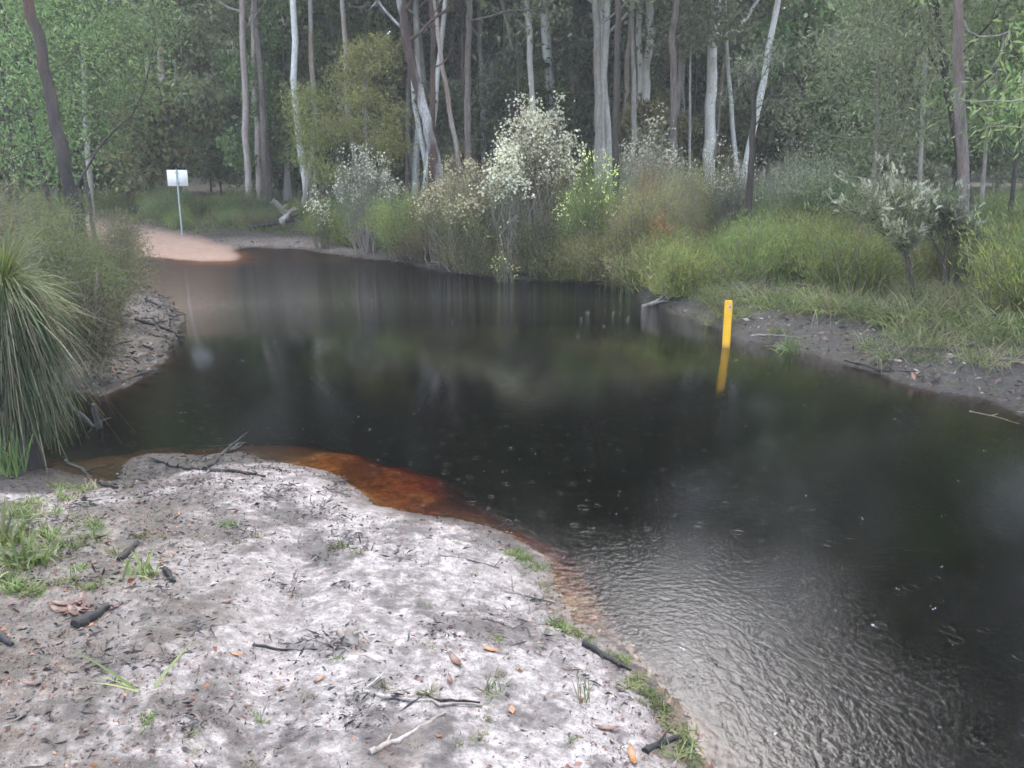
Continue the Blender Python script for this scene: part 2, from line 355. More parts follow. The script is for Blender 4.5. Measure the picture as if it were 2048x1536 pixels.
def ground_mat(name, road=False):
    m = new_mat(name); n = N(m)
    at = n('ShaderNodeVertexColor', layer_name='mask'); sp = n('ShaderNodeSeparateColor', inp={0: at.outputs[0]})
    at2 = n('ShaderNodeVertexColor', layer_name='mask2'); sp2 = n('ShaderNodeSeparateColor', inp={0: at2.outputs[0]})
    sand, rd, mud = sp.outputs; strand, wet, lf = sp2.outputs
    co = n('ShaderNodeTexCoord').outputs['Object']
    a = n.noise(1.3, 9, .68, co); b = n.noise(5.5, 8, .72, co); c = n.noise(19, 5, .7, co); d = n.noise(75, 4, .7, co); e = n.noise(2.2, 4, .6, co, (1.0, .5, 1))
    BW = lambda f, lo, hi: n.ramp(f, [(lo, (0, 0, 0)), (hi, (1, 1, 1))])
    forest = n.mix(BW(b, .38, .62), (.04, .035, .025), (.08, .064, .044)); forest = n.mix(BW(c, .5, .7), forest, (.12, .085, .055))
    sd = n.mix(BW(c, .35, .68), (.13, .117, .108), (.41, .37, .35))
    sd = n.mix(n.math('MULTIPLY', BW(b, .48, .60), .72), sd, (.075, .066, .060))       # damp grey patches
    sd = n.mix(n.math('MULTIPLY', BW(a, .50, .56), .72), sd, (.036, .031, .028))
    sd = n.mix(n.math('MULTIPLY', BW(d, .56, .66), .7), sd, (.10, .05, .04))       # fine crumbs of bark
    sd = n.mix(n.math('MULTIPLY', BW(n.noise(46, 4, .7, co), .60, .66), .8), sd, (.07, .055, .05))
    sd = n.mix(n.math('MULTIPLY', BW(e, .56, .64), n.math('MULTIPLY', BW(c, .42, .55), .55)), sd, (.14, .11, .09))
    md = n.mix(BW(c, .38, .66), (.022, .019, .017), (.060, .052, .045)); md = n.mix(n.math('MULTIPLY', BW(d, .60, .68), .6), md, (.15, .14, .125))
    md = n.mix(n.math('MULTIPLY', BW(b, .52, .64), .5), md, (.07, .085, .035))
    st = n.mix(BW(b, .36, .60), (.10, .08, .07), (.26, .205, .165)); st = n.mix(n.math('MULTIPLY', BW(c, .48, .62), .7), st, (.055, .047, .042))
    rr = n.mix(BW(b, .35, .65), (.36, .22, .155), (.46, .31, .225)); rr = n.mix(n.math('MULTIPLY', BW(c, .5, .7), .3), rr, (.28, .18, .13))
    col = n.mix(sand, forest, sd); col = n.mix(mud, col, md); col = n.mix(strand, col, st)
    k = BW(n.math('ADD', lf, n.math('MULTIPLY', n.math('SUBTRACT', b, .5), .9)), .40, .60)
    col = n.mix(n.math('MULTIPLY', k, .85), col, n.mix(BW(c, .4, .65), (.13, .085, .055), (.24, .17, .11)))
    col = n.mix(rd if not road else 1.0, col, rr)
    wt = n.math('MULTIPLY', wet, 1.0)
    col = n.mix(wt, col, n.mix(1.0, col, (.55, .50, .46), 'MULTIPLY'))
    ro = n('ShaderNodeMapRange', inp={0: wt, 3: .75, 4: .35}).outputs[0]
    hgt = n.math('ADD', n.math('MULTIPLY', c, 1.0), n.math('MULTIPLY', d, .5))
    bp = n('ShaderNodeBump', inp={'Strength': .7, 'Distance': .03, 'Height': hgt})
    p = n('ShaderNodeBsdfPrincipled', inp={'Base Color': col, 'Roughness': ro, 'Normal': bp.outputs[0], 'Specular IOR Level': .4})
    n.out(p.outputs[0]); return m

litter_m = np.clip(smooth(.9, .15, MK['dn']) * smooth(.2, 1.0, X) * .8 * (MK['dn'] > -.05), 0, 1)
cols1 = np.stack([MK['sand'], MK['road'], MK['mud'], np.ones_like(X)], -1).reshape(-1, 4)
wetm = np.clip(smooth(.30, .0, MK['d']) * smooth(-.02, 0.0, MK['d']), 0, 1)
cols2 = np.stack([MK['strand'], wetm, litter_m, np.ones_like(X)], -1).reshape(-1, 4)
def ground_obj(name, F, mat, dz=0):
    g = Geo(); used = np.unique(F); mp = np.zeros(len(Vg), int); mp[used] = np.arange(len(used))
    V = Vg[used].copy(); V[:, 2] += dz
    g.add(V, mp[F]); o = g.obj(name, mat, smooth=True)
    for nm, c in (('mask', cols1), ('mask2', cols2)):
        at = o.data.color_attributes.new(nm, 'FLOAT_COLOR', 'POINT'); at.data.foreach_set('color', c[used].reshape(-1).astype(np.float32))
    return tag(o, kind='structure')
ground = ground_obj('ground', Fg[~road_f], ground_mat('ground'))
track = ground_obj('sand_track', Fg[road_f], ground_mat('sand_track'))
track['label'] = 'peach coloured sand track running down into the dark water'

# ------------------------------------------------------------------ water
m = new_mat('water'); n = N(m)
co = n('ShaderNodeTexCoord').outputs['Object']
cam_free = n.noise(.35, 2, .5, co)                       # wind patches
yy = n('ShaderNodeSeparateXYZ', inp={0: co}).outputs[1]
pat = n.math('MULTIPLY', n.ramp(cam_free, [(.38, (.35, .35, .35)), (.62, (1, 1, 1))]), n('ShaderNodeMapRange', inp={0: yy, 1: 3.5, 2: 10.5, 3: 1.4, 4: .30}).outputs[0])
r1 = n.noise(29, 2, .5, co, (1, .8, 1)); r2 = n.noise(60, 2, .6, co); r3 = n.noise(3.0, 2, .5, co)
vor = n('ShaderNodeTexVoronoi', inp={'Vector': co, 'Scale': 4.2, 'Randomness': 1.0}, voronoi_dimensions='2D')
vd = vor.outputs['Distance']
vr = n('ShaderNodeSeparateColor', inp={0: vor.outputs['Color']}).outputs[0]
rad = n.math('ADD', n.math('MULTIPLY', vr, .14), .02)
ring = n.math('SINE', n.math('MULTIPLY', vd, 150.0))
env = n('ShaderNodeMapRange', inp={0: n.math('ABSOLUTE', n.math('SUBTRACT', vd, rad)), 1: 0.0, 2: .05, 3: 1, 4: 0}).outputs[0]
rings = n.math('MULTIPLY', n.math('MULTIPLY', ring, env), .09)
hgt = n.math('ADD', n.math('ADD', n.math('MULTIPLY', r1, n.math('MULTIPLY', pat, .75)), n.math('MULTIPLY', r2, n.math('MULTIPLY', pat, .12))), n.math('ADD', n.math('MULTIPLY', r3, .11), rings))
bp = n('ShaderNodeBump', inp={'Strength': 1.0, 'Distance': .0055, 'Height': hgt})
fr = n('ShaderNodeFresnel', inp={'IOR': 1.333, 'Normal': bp.outputs[0]})
gl = n('ShaderNodeBsdfGlossy', inp={'Color': (1, 1, 1, 1), 'Roughness': n('ShaderNodeMapRange', inp={0: yy, 1: 3.5, 2: 13, 3: .035, 4: .10}).outputs[0], 'Normal': bp.outputs[0]})
tp = n('ShaderNodeBsdfRefraction', inp={'Color': (1, 1, 1, 1), 'Roughness': 0.0, 'IOR': 1.333, 'Normal': bp.outputs[0]})
mx = n('ShaderNodeMixShader', inp={0: fr.outputs[0], 1: tp.outputs[0], 2: gl.outputs[0]})
va = n('ShaderNodeVolumeAbsorption', inp={'Color': (.84, .57, .06, 1), 'Density': 21.0})
n.out(mx.outputs[0], va.outputs[0])
g = Geo()
x0, x1, y0, y1 = -60, 60, -30, 48
V = np.array([(x0, y0, 0), (x1, y0, 0), (x1, y1, 0), (x0, y1, 0), (x0, y0, -3), (x1, y0, -3), (x1, y1, -3), (x0, y1, -3)], float)
g.add(V, [(0, 1, 2, 3), (7, 6, 5, 4), (0, 4, 5, 1), (1, 5, 6, 2), (2, 6, 7, 3), (3, 7, 4, 0)])
tag(g.obj('water', m), 'dark tannin stained flood water spotted by rain', kind='structure')

# ------------------------------------------------------------------ trees
def limb_path(r, p0, d0, L, n=7, up=.25, wob=.12):
    P = [np.array(p0, float)]; d = unit(d0)
    for k in range(n - 1):
        d = unit(d + np.array([0, 0, up / n]) + r.normal(size=3) * wob); P.append(P[-1] + d * L / (n - 1))
    return np.array(P)

def clump_leaves(gc, r, C, rad, n, L, W, hang=.6):
    C = np.repeat(np.asarray(C), n, 0); k = len(C)
    off = r.normal(size=(k, 3)) * rad * np.array([1, 1, .65])
    D = unit(r.normal(size=(k, 3)) + np.array([0, 0, -hang])) 
    leaves(gc, C + off, D, L * r.uniform(.6, 1.3, k), W * r.uniform(.7, 1.3, k), r)

def tree(name, seed, path, r0, bark, leafm, zc0, crown_r, nl=9, per=4, nleaf=60, L=.13, W=.035, rad=.45, twigs=None, bare_twigs=0, top_r=.25, limb_r=.35, hang=.6, ns=10, crown_name='crown'):
    """path: trunk points relative to base; limbs leave the trunk above height zc0"""
    r = np.random.default_rng(seed); root = empty(name)
    P = np.array(path, float); n = len(P)
    # refine the path with wobble
    t = np.linspace(0, n - 1, max(16, n * 3)); Q = np.stack([np.interp(t, np.arange(n), P[:, k]) for k in range(3)], 1)
    Q[1:-1, :2] += r.normal(size=(len(Q) - 2, 2)) * r0 * .16
    H = Q[-1, 2]; u = Q[:, 2] / H
    R = r0 * (1 - (1 - top_r) * u) + r0 * .5 * np.exp(-np.clip(Q[:, 2], 0, 99) / (r0 * 2.2 + .05))
    gt = Geo(); tube(gt, Q, R, ns, .05, True, r)
    tips = []
    for k in range(nl):
        h = zc0 + (H - zc0) * (k + r.random()) / nl; h = min(h, H * .98)
        p0 = np.array([np.interp(h, Q[:, 2], Q[:, j]) for j in range(3)])
        az = k * 2.4 + r.random() * 1.2; f = (H - h) / (H - zc0 + .01)
        Ln = crown_r * (.55 + .6 * r.random()) * (.5 + .5 * min(1, f * 2 + .2)); el = r.uniform(.15, .9)
        d0 = np.array([math.cos(az) * math.cos(el), math.sin(az) * math.cos(el), math.sin(el)])
        LP = limb_path(r, p0, d0, Ln, 8, .5)
        rl = np.interp(h, Q[:, 2], R) * limb_r * (.6 + .6 * r.random())
        tube(gt, LP, np.linspace(rl, rl * .3, 8), 6, .04, False, r)
        tips.append(LP[-1])
        for q in range(per):
            a = LP[r.integers(3, 8)]; dd = unit(d0 + r.normal(size=3) * .8)
            SP_ = limb_path(r, a, dd, Ln * r.uniform(.25, .55), 5, .3, .2)
            tube(gt, SP_, np.linspace(rl * .35, rl * .1, 5), 4, 0, False, r); tips += [SP_[-1], SP_[3]] if nleaf else [SP_[-1]]
            for z in range(bare_twigs):
                b = limb_path(r, SP_[r.integers(1, 5)], r.normal(size=3) + np.array([0, 0, .3]), Ln * .3, 4, 0, .3)
                tube(gt, b, np.linspace(rl * .13 + .003, .003, 4), 3, 0, False, r)
    gt.obj('trunk', M[bark], root, True)
    if nleaf:
        gc = Geo(); clump_leaves(gc, r, np.array(tips), rad, nleaf, L, W, hang)
        gc.obj(crown_name, M[leafm], root)
    return root

def rpath(r, H, lean=.05, wob=.06, n=7):
    z = np.linspace(0, H, n); x = np.cumsum(r.normal(size=n) * wob * H / n) + z * r.normal() * lean; y = np.cumsum(r.normal(size=n) * wob * H / n) + z * r.normal() * lean
    x -= x[0]; y -= y[0]; return np.stack([x, y, z], 1)

def px_tree(name, label, Ydist, pts, wpx, bark, leafm='gum_leaf', H=14, cat='tree', zc=None, cr=2.2, group=None, seed=0, **kw):
    """trunk whose visible course is measured in the photograph, standing at its own distance"""
    pts = sorted(pts, key=lambda p: -p[1])            # from the lowest pixel up
    W3 = [atY(px, py, Ydist) for px, py in pts]
    dlow = W3[0]; dn_ = (W3[1] - W3[0]) if len(W3) > 1 else np.array([0, 0, 1.])
    slope = dn_ / dn_[2]
    z0 = gh(dlow[0], Ydist)
    b = dlow + slope * (z0 - dlow[2]); b[1] = Ydist
    z0 = gh(b[0], b[1]) - .08
    P = [np.array([b[0], b[1], z0])] + [p for p in W3 if p[2] > z0 + .3]
    last = P[-1]; sl = (P[-1] - P[-2]); sl = sl / sl[2]
    if last[2] < z0 + H:
        for f in (.5, 1.0):
            dz = (z0 + H - last[2]) * f; P.append(last + np.array([sl[0] * dz * .7, (seed % 5 - 2) * .04 * dz, dz]))
    P = np.array(P) - P[0]
    r0 = wpx / FPX * Ydist / 2
    root = tree(name, seed + 100, P, r0, bark, leafm, zc if zc is not None else H * .36, cr, **kw)
    root.location = (b[0], b[1], z0)
    return tag(root, label, cat, group)

BIG = dict(nl=11, per=4, nleaf=26, L=.20, W=.09, rad=.32, limb_r=.45)
T = [
 # name, label, distance, visible points, width, bark
 ('gum_tree', 'leaning gum with dark red bark blackened low down, rising out of the feathery bush', 15.5, [(155, 440), (140, 370), (115, 260), (88, 130), (64, 20)], 27, 'bark_char', dict(H=13, cr=3.0, seed=1, zc=5.5, leafm='green_leaf')),
 ('gum_tree', 'thin dark leaning trunk at the left edge behind the red-barked leaning gum', 20, [(60, 240), (25, 90), (0, 0)], 11, 'bark_dark', dict(H=11, cr=2.0, seed=2, zc=4)),
 ('gum_tree', 'thin pale grey trunk between the leaning red-barked gum and the thick stump-like trunk', 30, [(178, 330), (170, 180), (165, 0)], 12, 'bark_grey', dict(H=14, cr=2.4, seed=3)),
 ('gum_tree', 'thick pale grey trunk standing just behind and left of the white sign', 36, [(305, 345), (300, 260), (297, 130), (294, 0)], 20, 'bark_pale', dict(H=16, cr=3, seed=4)),
 ('gum_tree', 'brown trunk directly above the left corner of the white sign', 34, [(332, 345), (330, 230), (325, 100)], 17, 'bark_pink', dict(H=14, cr=2.4, seed=5)),
 ('gum_tree', 'pinkish slender trunk, left one of the close pair behind the grey log heap', 32, [(497, 380), (491, 240), (486, 80), (484, 0)], 14, 'bark_pink', dict(H=15, cr=2.2, seed=6)),
 ('gum_tree', 'pinkish slender trunk, right one of the close pair behind the grey log heap', 33, [(520, 375), (512, 220), (506, 60), (508, 0)], 13, 'bark_pink', dict(H=15, cr=2.4, seed=7)),
 ('gum_tree', 'grey trunk between the pinkish pair and the yellow-green sapling', 40, [(612, 300), (602, 180), (596, 0)], 14, 'bark_pale', dict(H=17, cr=3, seed=8)),
 ('gum_tree', 'slender grey trunk just left of the yellow-green sapling', 42, [(652, 300), (648, 180), (640, 0)], 13, 'bark_grey', dict(H=17, cr=3, seed=9)),
 ('gum_tree', 'pale grey trunk half hidden by the yellow-green sapling', 38, [(678, 300), (672, 180), (666, 60)], 15, 'bark_pale', dict(H=16, cr=3, seed=10)),
 ('gum_tree', 'leaning red and black trunk with a pale split face and bare upper twigs', 22, [(866, 300), (850, 225), (832, 150), (812, 70), (800, 0)], 25, 'bark_split', dict(H=11, cr=2.2, seed=11, zc=4.4, nleaf=0, bare_twigs=4, nl=12)),
 ('gum_tree', 'reddish upright trunk rising beside the leaning split trunk, grey twigs at its top', 23, [(864, 290), (866, 200), (868, 100), (860, 0)], 14, 'bark_red', dict(H=11, cr=2.0, seed=12, zc=4.2, nleaf=0, bare_twigs=4, nl=10)),
 ('gum_tree', 'thin grey leaning trunk just right of the split red trunk', 25, [(912, 300), (897, 200), (880, 100), (868, 0)], 10, 'bark_pink', dict(H=12, cr=1.8, seed=13)),
 ('gum_tree', 'straight grey-brown trunk turning red near its foot above the cream-flowered shrub', 27, [(936, 300), (935, 180), (938, 60), (940, 0)], 14, 'bark_ridged', dict(H=14, cr=2.4, seed=14)),
 ('gum_tree', 'pale thin trunk left of the tall white-flowered shrub', 40, [(966, 230), (962, 100), (958, 0)], 12, 'bark_pale', dict(H=16, cr=3, seed=15)),
 ('gum_tree', 'slate grey trunk leaning left with its foot hidden in mid green foliage', 36, [(1044, 220), (1030, 120), (1012, 40), (1006, 0)], 11, 'bark_grey', dict(H=15, cr=2.4, seed=16)),
 ('gum_tree', 'thick white trunk above the tall white-flowered shrub', 44, [(1139, 260), (1138, 130), (1142, 0)], 25, 'bark_white', dict(H=20, cr=3.6, seed=17)),
 ('gum_tree', 'grey-brown trunk to the left of the straight dark trunk', 30, [(1196, 330), (1198, 200), (1192, 60)], 17, 'bark_grey', dict(H=13, cr=2.2, seed=18)),
 ('gum_tree', 'pale forked trunk touching the left side of the straight dark trunk', 31, [(1215, 300), (1210, 200), (1206, 80), (1208, 0)], 17, 'bark_pale', dict(H=15, cr=2.4, seed=19)),
 ('gum_tree', 'straight dark brown trunk standing behind the shrub with pale catkins', 20, [(1231, 335), (1233, 200), (1236, 90), (1238, 0)], 14, 'bark_dark', dict(H=13, cr=2.2, seed=20)),
 ('gum_tree', 'pinkish trunk to the right of the straight dark trunk', 34, [(1250, 250), (1256, 120), (1268, 0)], 13, 'bark_pink', dict(H=15, cr=2.4, seed=21)),
 ('gum_tree', 'pale mottled trunk above the white blossom behind the catkin shrub', 33, [(1289, 300), (1292, 180), (1299, 60), (1300, 0)], 18, 'bark_pale', dict(H=16, cr=2.8, seed=22)),
 ('gum_tree', 'reddish brown trunk between the mottled pale trunk and the white trunk', 28, [(1348, 300), (1346, 190), (1344, 90), (1352, 0)], 15, 'bark_ridged', dict(H=14, cr=2.6, seed=23)),
 ('gum_tree', 'thin pinkish trunk leaning right behind the reddish brown trunk', 34, [(1356, 190), (1366, 100), (1378, 0)], 14, 'bark_pink', dict(H=15, cr=2.4, seed=24)),
 ('gum_tree', 'thin pole-like grey trunk left of the white trunk', 30, [(1380, 280), (1381, 140), (1382, 40)], 6, 'bark_grey', dict(H=9, cr=1.4, seed=25)),
 ('gum_tree', 'white smooth trunk leaning slightly right, brightest on this side of the forest', 33, [(1418, 300), (1422, 190), (1428, 80), (1434, 0)], 22, 'bark_white', dict(H=18, cr=3.2, seed=26)),
 ('gum_tree', 'slender grey trunk with a dark foot standing behind the silver-flowered shrub', 24, [(1838, 370), (1844, 260), (1850, 120), (1852, 0)], 9, 'bark_grey', dict(H=12, cr=2.2, seed=27)),
 ('gum_tree', 'tall ridged pinkish grey trunk rising just right of the silver-flowered shrub', 14.6, [(1927, 500), (1926, 330), (1920, 160), (1914, 0)], 24, 'bark_ridged', dict(H=12, cr=2.8, seed=28, zc=4.6)),
 ('gum_tree', 'black leaning trunk behind the foot of the tall ridged trunk', 18, [(1945, 430), (1930, 360), (1908, 250), (1890, 150)], 20, 'bark_dark', dict(H=9, cr=2.8, seed=29, zc=2.6, leafm='gum_leaf', nl=14)),
 ('gum_tree', 'slim brown trunk right of the tall ridged trunk at the forest edge', 20, [(1962, 420), (1972, 300), (1985, 180)], 9, 'bark_pink', dict(H=9, cr=1.8, seed=30)),
]
for nm, lb, Yd, pts, wp, bk, kw in T:
    k2 = dict(BIG); k2.update(kw); gap = 1280 < pts[0][0] < 1560
    if not gap and k2.get('nleaf') and k2['seed'] not in (1, 28, 29, 30): k2['H'] *= 1.55; k2['cr'] *= 1.35; k2['nl'] = 17; k2['rad'] = .45; k2['zc'] = 5.5; k2['nleaf'] = 34
    if gap: k2['H'] *= 1.35; k2['nl'] = 18; k2['rad'] = .45; k2['zc'] = 5.0; k2['nleaf'] = 34
    px_tree(nm, lb, Yd, pts, wp, bk, **k2)

# dead sapling by the water on the right bank, forked bare top
px_tree('dead_sapling', 'dark bare sapling with a forked twiggy top standing in the heath near the yellow post', 19.0, [(1498, 480), (1501, 380), (1504, 280), (1507, 168)], 15, 'bark_dark', H=3.75, zc=2.5, cr=1.1, seed=40, nleaf=22, L=.10, W=.012, rad=.18, leafm='grey_leaf', nl=9, per=5, bare_twigs=3, top_r=.6, limb_r=.28)
# curved thin sapling at the left
px_tree('sapling', 'thin dark sapling curving right from behind the leaning red-barked gum', 17, [(175, 335), (200, 290), (235, 255), (268, 225), (285, 185), (296, 150)], 7, 'bark_dark', H=4.3, zc=2.2, cr=1.3, seed=41, leafm='green_leaf', nleaf=40, L=.10, W=.03, rad=.3, nl=8, per=3)

# ---- background forest: one of each kind, then copies
def forest_clear(x, y):
    f = field(np.array([x]), np.array([y]), True)[1]
    return f['df'][0] > 1.0 and f['road'][0] < .05
PROTO = []
r = np.random.default_rng(50)
kinds = [('bark_pale', 'gum_leaf', .17, 24, 'tall pale-barked gum standing back in the forest'), ('bark_pink', 'gum_leaf', .13, 21, 'slender pinkish gum standing back in the forest'),
         ('bark_grey', 'grey_leaf', .12, 19, 'slender grey gum standing back in the forest'), ('bark_dark', 'green_leaf', .09, 12, 'dark-trunked tree standing back in the forest'),
         ('bark_white', 'gum_leaf', .20, 26, 'tall white-barked gum standing back in the forest'), ('bark_pink', 'grey_leaf', .13, 20, 'pinkish gum with grey leaves standing back in the forest')]
for k, (bk, lf, r0, H, lb) in enumerate(kinds):
    o = tree('gum_tree', 200 + k, rpath(r, H, .03, .05), r0, bk, lf, H * .30, 2.8, nl=15, per=4, nleaf=30, L=.32, W=.17, rad=.40)
    tag(o, lb, 'tree', 'gum trees of the forest behind, ' + lb.split(' standing')[0]); PROTO.append(o)
USTORY = []
ukinds = [('stem', 'gum_leaf', 5.5, 1.5, .6), ('stem_dark', 'green_leaf', 4.2, 1.5, .4), ('stem_grey', 'grey_leaf', 6.5, 1.6, .8), ('stem', 'olive_leaf', 3.2, 1.3, .3), ('stem_dark', 'green_leaf', 7.5, 1.9, 1.2), ('stem_grey', 'gum_leaf', 8.5, 1.8, 1.6)]
ulab = ['bushy olive green young tree of the forest understorey', 'low fresh green leafy tree of the forest understorey', 'grey-green slim tree of the forest understorey', 'short brownish olive bushy tree of the forest understorey', 'tall bushy green tree of the forest understorey', 'tall slim dull green tree of the forest understorey']
for k, (bk, lf, H, cr, zc) in enumerate(ukinds):
    o = tree('young_tree', 230 + k, rpath(r, H, .06, .10), .045, bk, lf, zc, cr, nl=14, per=4, nleaf=32, L=.23, W=.115, rad=.25, limb_r=.5, ns=7)
    tag(o, ulab[k], 'young tree', 'young trees, ' + ulab[k].split(' of the')[0]); USTORY.append(o)

def scatter(protos, n, rfun, wts, smin, smax, seed):
    rr = np.random.default_rng(seed); used = set(); c = 0; tries = 0
    while c < n and tries < n * 40:
        tries += 1; x, y = rfun(rr)
        if not forest_clear(x, y): continue
        k = rr.choice(len(protos), p=wts) if c >= len(protos) else c
        o = protos[k] if k not in used else copy_tree(protos[k]); used.add(k)
        s = rr.uniform(smin, smax); o.location = (x, y, gh(x, y) - .05); o.rotation_euler = (0, 0, rr.uniform(0, 6.28)); o.scale = (s, s, s * rr.uniform(.9, 1.1)); c += 1
def rf(y0, y1, spread=.66, pad=3, pw=1.0):
    def f(rr):
        y = y0 + (y1 - y0) * rr.random() ** pw; x = rr.uniform(-1, 1) * (spread * y + pad); return x, y
    return f
BARE = []
for k, (bk, lf, r0, H, lb) in enumerate([('bark_pale', 'gum_leaf', .13, 19, 'pale'), ('bark_white', 'gum_leaf', .12, 20, 'whitish'), ('bark_grey', 'grey_leaf', .10, 17, 'grey'), ('bark_ridged', 'gum_leaf', .12, 18, 'brown'), ('bark_dark', 'green_leaf', .08, 14, 'dark')]):
    o = tree('gum_tree', 260 + k, rpath(r, H, .05, .09), r0, bk, lf, H * .52, 2.3, nl=10, per=4, nleaf=24, L=.32, W=.17, rad=.42, limb_r=.5)
    tag(o, 'slim gum with a long bare ' + lb + ' trunk in the close-set stand behind the flowering shrubs', 'tree', 'gums with long bare ' + lb + ' trunks'); BARE.append(o)
scatter(BARE, 85, lambda rr: (lambda y: ((rr.uniform(520, 1480) - 1024) / FPX * y, y))(rr.uniform(29, 58)), [.26, .18, .24, .18, .14], .8, 1.15, 63)
scatter(PROTO, 150, rf(36, 88, .68, 3, 1.25), [.2, .2, .2, .17, .1, .13], .8, 1.15, 61)
scatter(USTORY, 205, rf(32, 80, .66, 2, 1.1), [.2, .17, .16, .15, .17, .15], .7, 1.25, 62)
MORE = [copy_tree(USTORY[4]), copy_tree(USTORY[5]), copy_tree(USTORY[0])]
scatter(MORE, 60, lambda rr: (lambda y: ((rr.uniform(560, 1560) - 1024) / FPX * y, y))(rr.uniform(40, 62)), [.4, .35, .25], .8, 1.2, 64)

# far mass of forest closing the view
def far_forest():
    rr = np.random.default_rng(77); g = Geo()
    for k in range(330):
        a = rr.uniform(-1.15, 1.15); D = rr.uniform(82, 125); x, y = D * math.sin(a), D * math.cos(a)
        H = rr.uniform(14, 27); z0 = gh(x, y)
        c = 48; hh = rr.uniform(.02, 1, c) * H; C = np.stack([x + rr.normal(size=c) * 1.7, y + rr.normal(size=c) * 1.7, z0 + hh], 1)
        C = np.repeat(C, 26, 0); C += rr.normal(size=C.shape) * np.array([.8, .8, .6])
        leaves(g, C, rr.normal(size=C.shape), .46 * rr.uniform(.6, 1.3, len(C)), .28, rr)
    o = g.obj('far_forest', M['gum_leaf']); tag(o, 'hazy green mass of forest closing the view far behind the trunks', kind='stuff')
far_forest()

# the yellow-green sapling
def set_plant(o, px, Yd, label, cat, group=None, rz=0, s=1.0):
    x, y, z = put(px, Yd); o.location = (x, y, z - .04); o.rotation_euler = (0, 0, rz); o.scale = (s, s, s)
    return tag(o, label, cat, group)
def topH(py, px, Yd): return ztop(py, Yd) - put(px, Yd)[2]
YT = 28
o = tree('sapling', 300, rpath(np.random.default_rng(5), topH(95, 740, YT), .0, .05), .05, 'stem_grey', 'yellow_leaf', 1.6, 1.0, nl=14, per=4, nleaf=70, L=.11, W=.04, rad=.26, limb_r=.5, ns=7)
set_plant(o, 742, YT, 'yellow-green leafy sapling with a rounded crown left of the split red trunk', 'young tree')
o = tree('sapling', 301, rpath(np.random.default_rng(6), topH(195, 640, 29), .0, .05), .05, 'stem_grey', 'yellow_leaf', 1.0, .85, nl=12, per=4, nleaf=60, L=.11, W=.035, rad=.24, limb_r=.5, ns=7)
set_plant(o, 636, 29, 'smaller dull yellow sapling below and left of the yellow-green sapling', 'young tree')
o = tree('sapling', 302, rpath(np.random.default_rng(8), topH(20, 1740, 17), .0, .05), .06, 'stem', 'gum_leaf', 1.2, 1.7, nl=20, per=4, nleaf=46, L=.11, W=.03, rad=.3, limb_r=.5, ns=7, bare_twigs=1)
set_plant(o, 1745, 17, 'wide twiggy dark green tree between the silver-flowered shrub and the dead sapling', 'young tree')
o = tree('sapling', 303, rpath(np.random.default_rng(9), topH(-60, 1960, 19), .0, .05), .06, 'stem_dark', 'green_leaf', 1.5, 1.9, nl=20, per=4, nleaf=50, L=.11, W=.035, rad=.34, limb_r=.5, ns=7)
set_plant(o, 2010, 19, 'dense dark green tree filling the gap right of the tall ridged trunk', 'young tree')
o = tree('sapling', 304, rpath(np.random.default_rng(10), topH(-40, 150, 22), .0, .05), .06, 'stem_dark', 'green_leaf', 2.2, 1.9, nl=24, per=4, nleaf=60, L=.11, W=.035, rad=.38, limb_r=.5, ns=7)
set_plant(o, 195, 22, 'broad fresh green tree spreading above the sand track left of the sign', 'young tree')
o = tree('sapling', 305, rpath(np.random.default_rng(12), topH(-60, 20, 18), .0, .05), .06, 'stem_dark', 'green_leaf', 1.0, 2.0, nl=22, per=4, nleaf=55, L=.11, W=.035, rad=.38, limb_r=.5, ns=7)
set_plant(o, 40, 19, 'grey-green tree behind the leaning red-barked gum at the left edge', 'young tree')

# leafy branch of a tree whose trunk stands outside the view on the right
def overhang():
    rr = np.random.default_rng(81); Yd = 9.5
    x, y = 8.4, Yd; z = gh(x, y)
    root = empty('gum_tree', (x, y, z - .1)); off = np.array([x, y, z - .1])
    gt = Geo(); tp = rpath(rr, 9, .0, .03); tube(gt, tp, np.linspace(.16, .07, 7), 10, .05)
    tips = []
    for (p0, tgt) in (((0, 0, 2.4), atY(2020, 205, 9.3)), ((0, 0, 3.0), atY(2075, 100, 9.2)), ((0, 0, 2.0), atY(2060, 260, 9.4)), ((0, 0, 4.0), atY(1800, -60, 10.5)), ((0, 0, 4.4), atY(1700, -40, 11.0)), ((0, 0, 4.4), atY(1940, -70, 9))):
        e = tgt - off; a = np.array(p0); t = np.linspace(0, 1, 8)[:, None]; P = a * (1 - t) + e * t; P[:, 2] += np.sin(t[:, 0] * 3.1) * .25
        P[1:-1] += rr.normal(size=(6, 3)) * .04
        tube(gt, P, np.linspace(.045, .008, 8), 6, .05, False)
        tips += [P[-1], P[-2], P[-1] + rr.normal(size=3) * .12]
        for q in range(5):
            b = limb_path(rr, P[rr.integers(5, 8)], e - a + rr.normal(size=3) * 1.2, .5, 4, -.2, .25); tube(gt, b, np.linspace(.008, .003, 4), 4, 0, False); tips += [b[-1], b[2]]
    for q in range(26):
        h = rr.uniform(4.5, 9); p0 = np.array([0, 0, h]); LP = limb_path(rr, p0, np.append(rr.normal(size=2), .5), rr.uniform(1, 2.6), 7); tube(gt, LP, np.linspace(.05, .01, 7), 5, 0, False); tips += list(LP[3:])
    gt.obj('trunk', M['bark_grey'], root, True)
    gc = Geo(); clump_leaves(gc, rr, np.array(tips), .16, 22, .10, .028, .9); gc.obj('crown', M['green_leaf'], root)
    tag(root, 'gum whose fresh green leafy branches hang in beyond the tall ridged trunk', 'tree')
overhang()
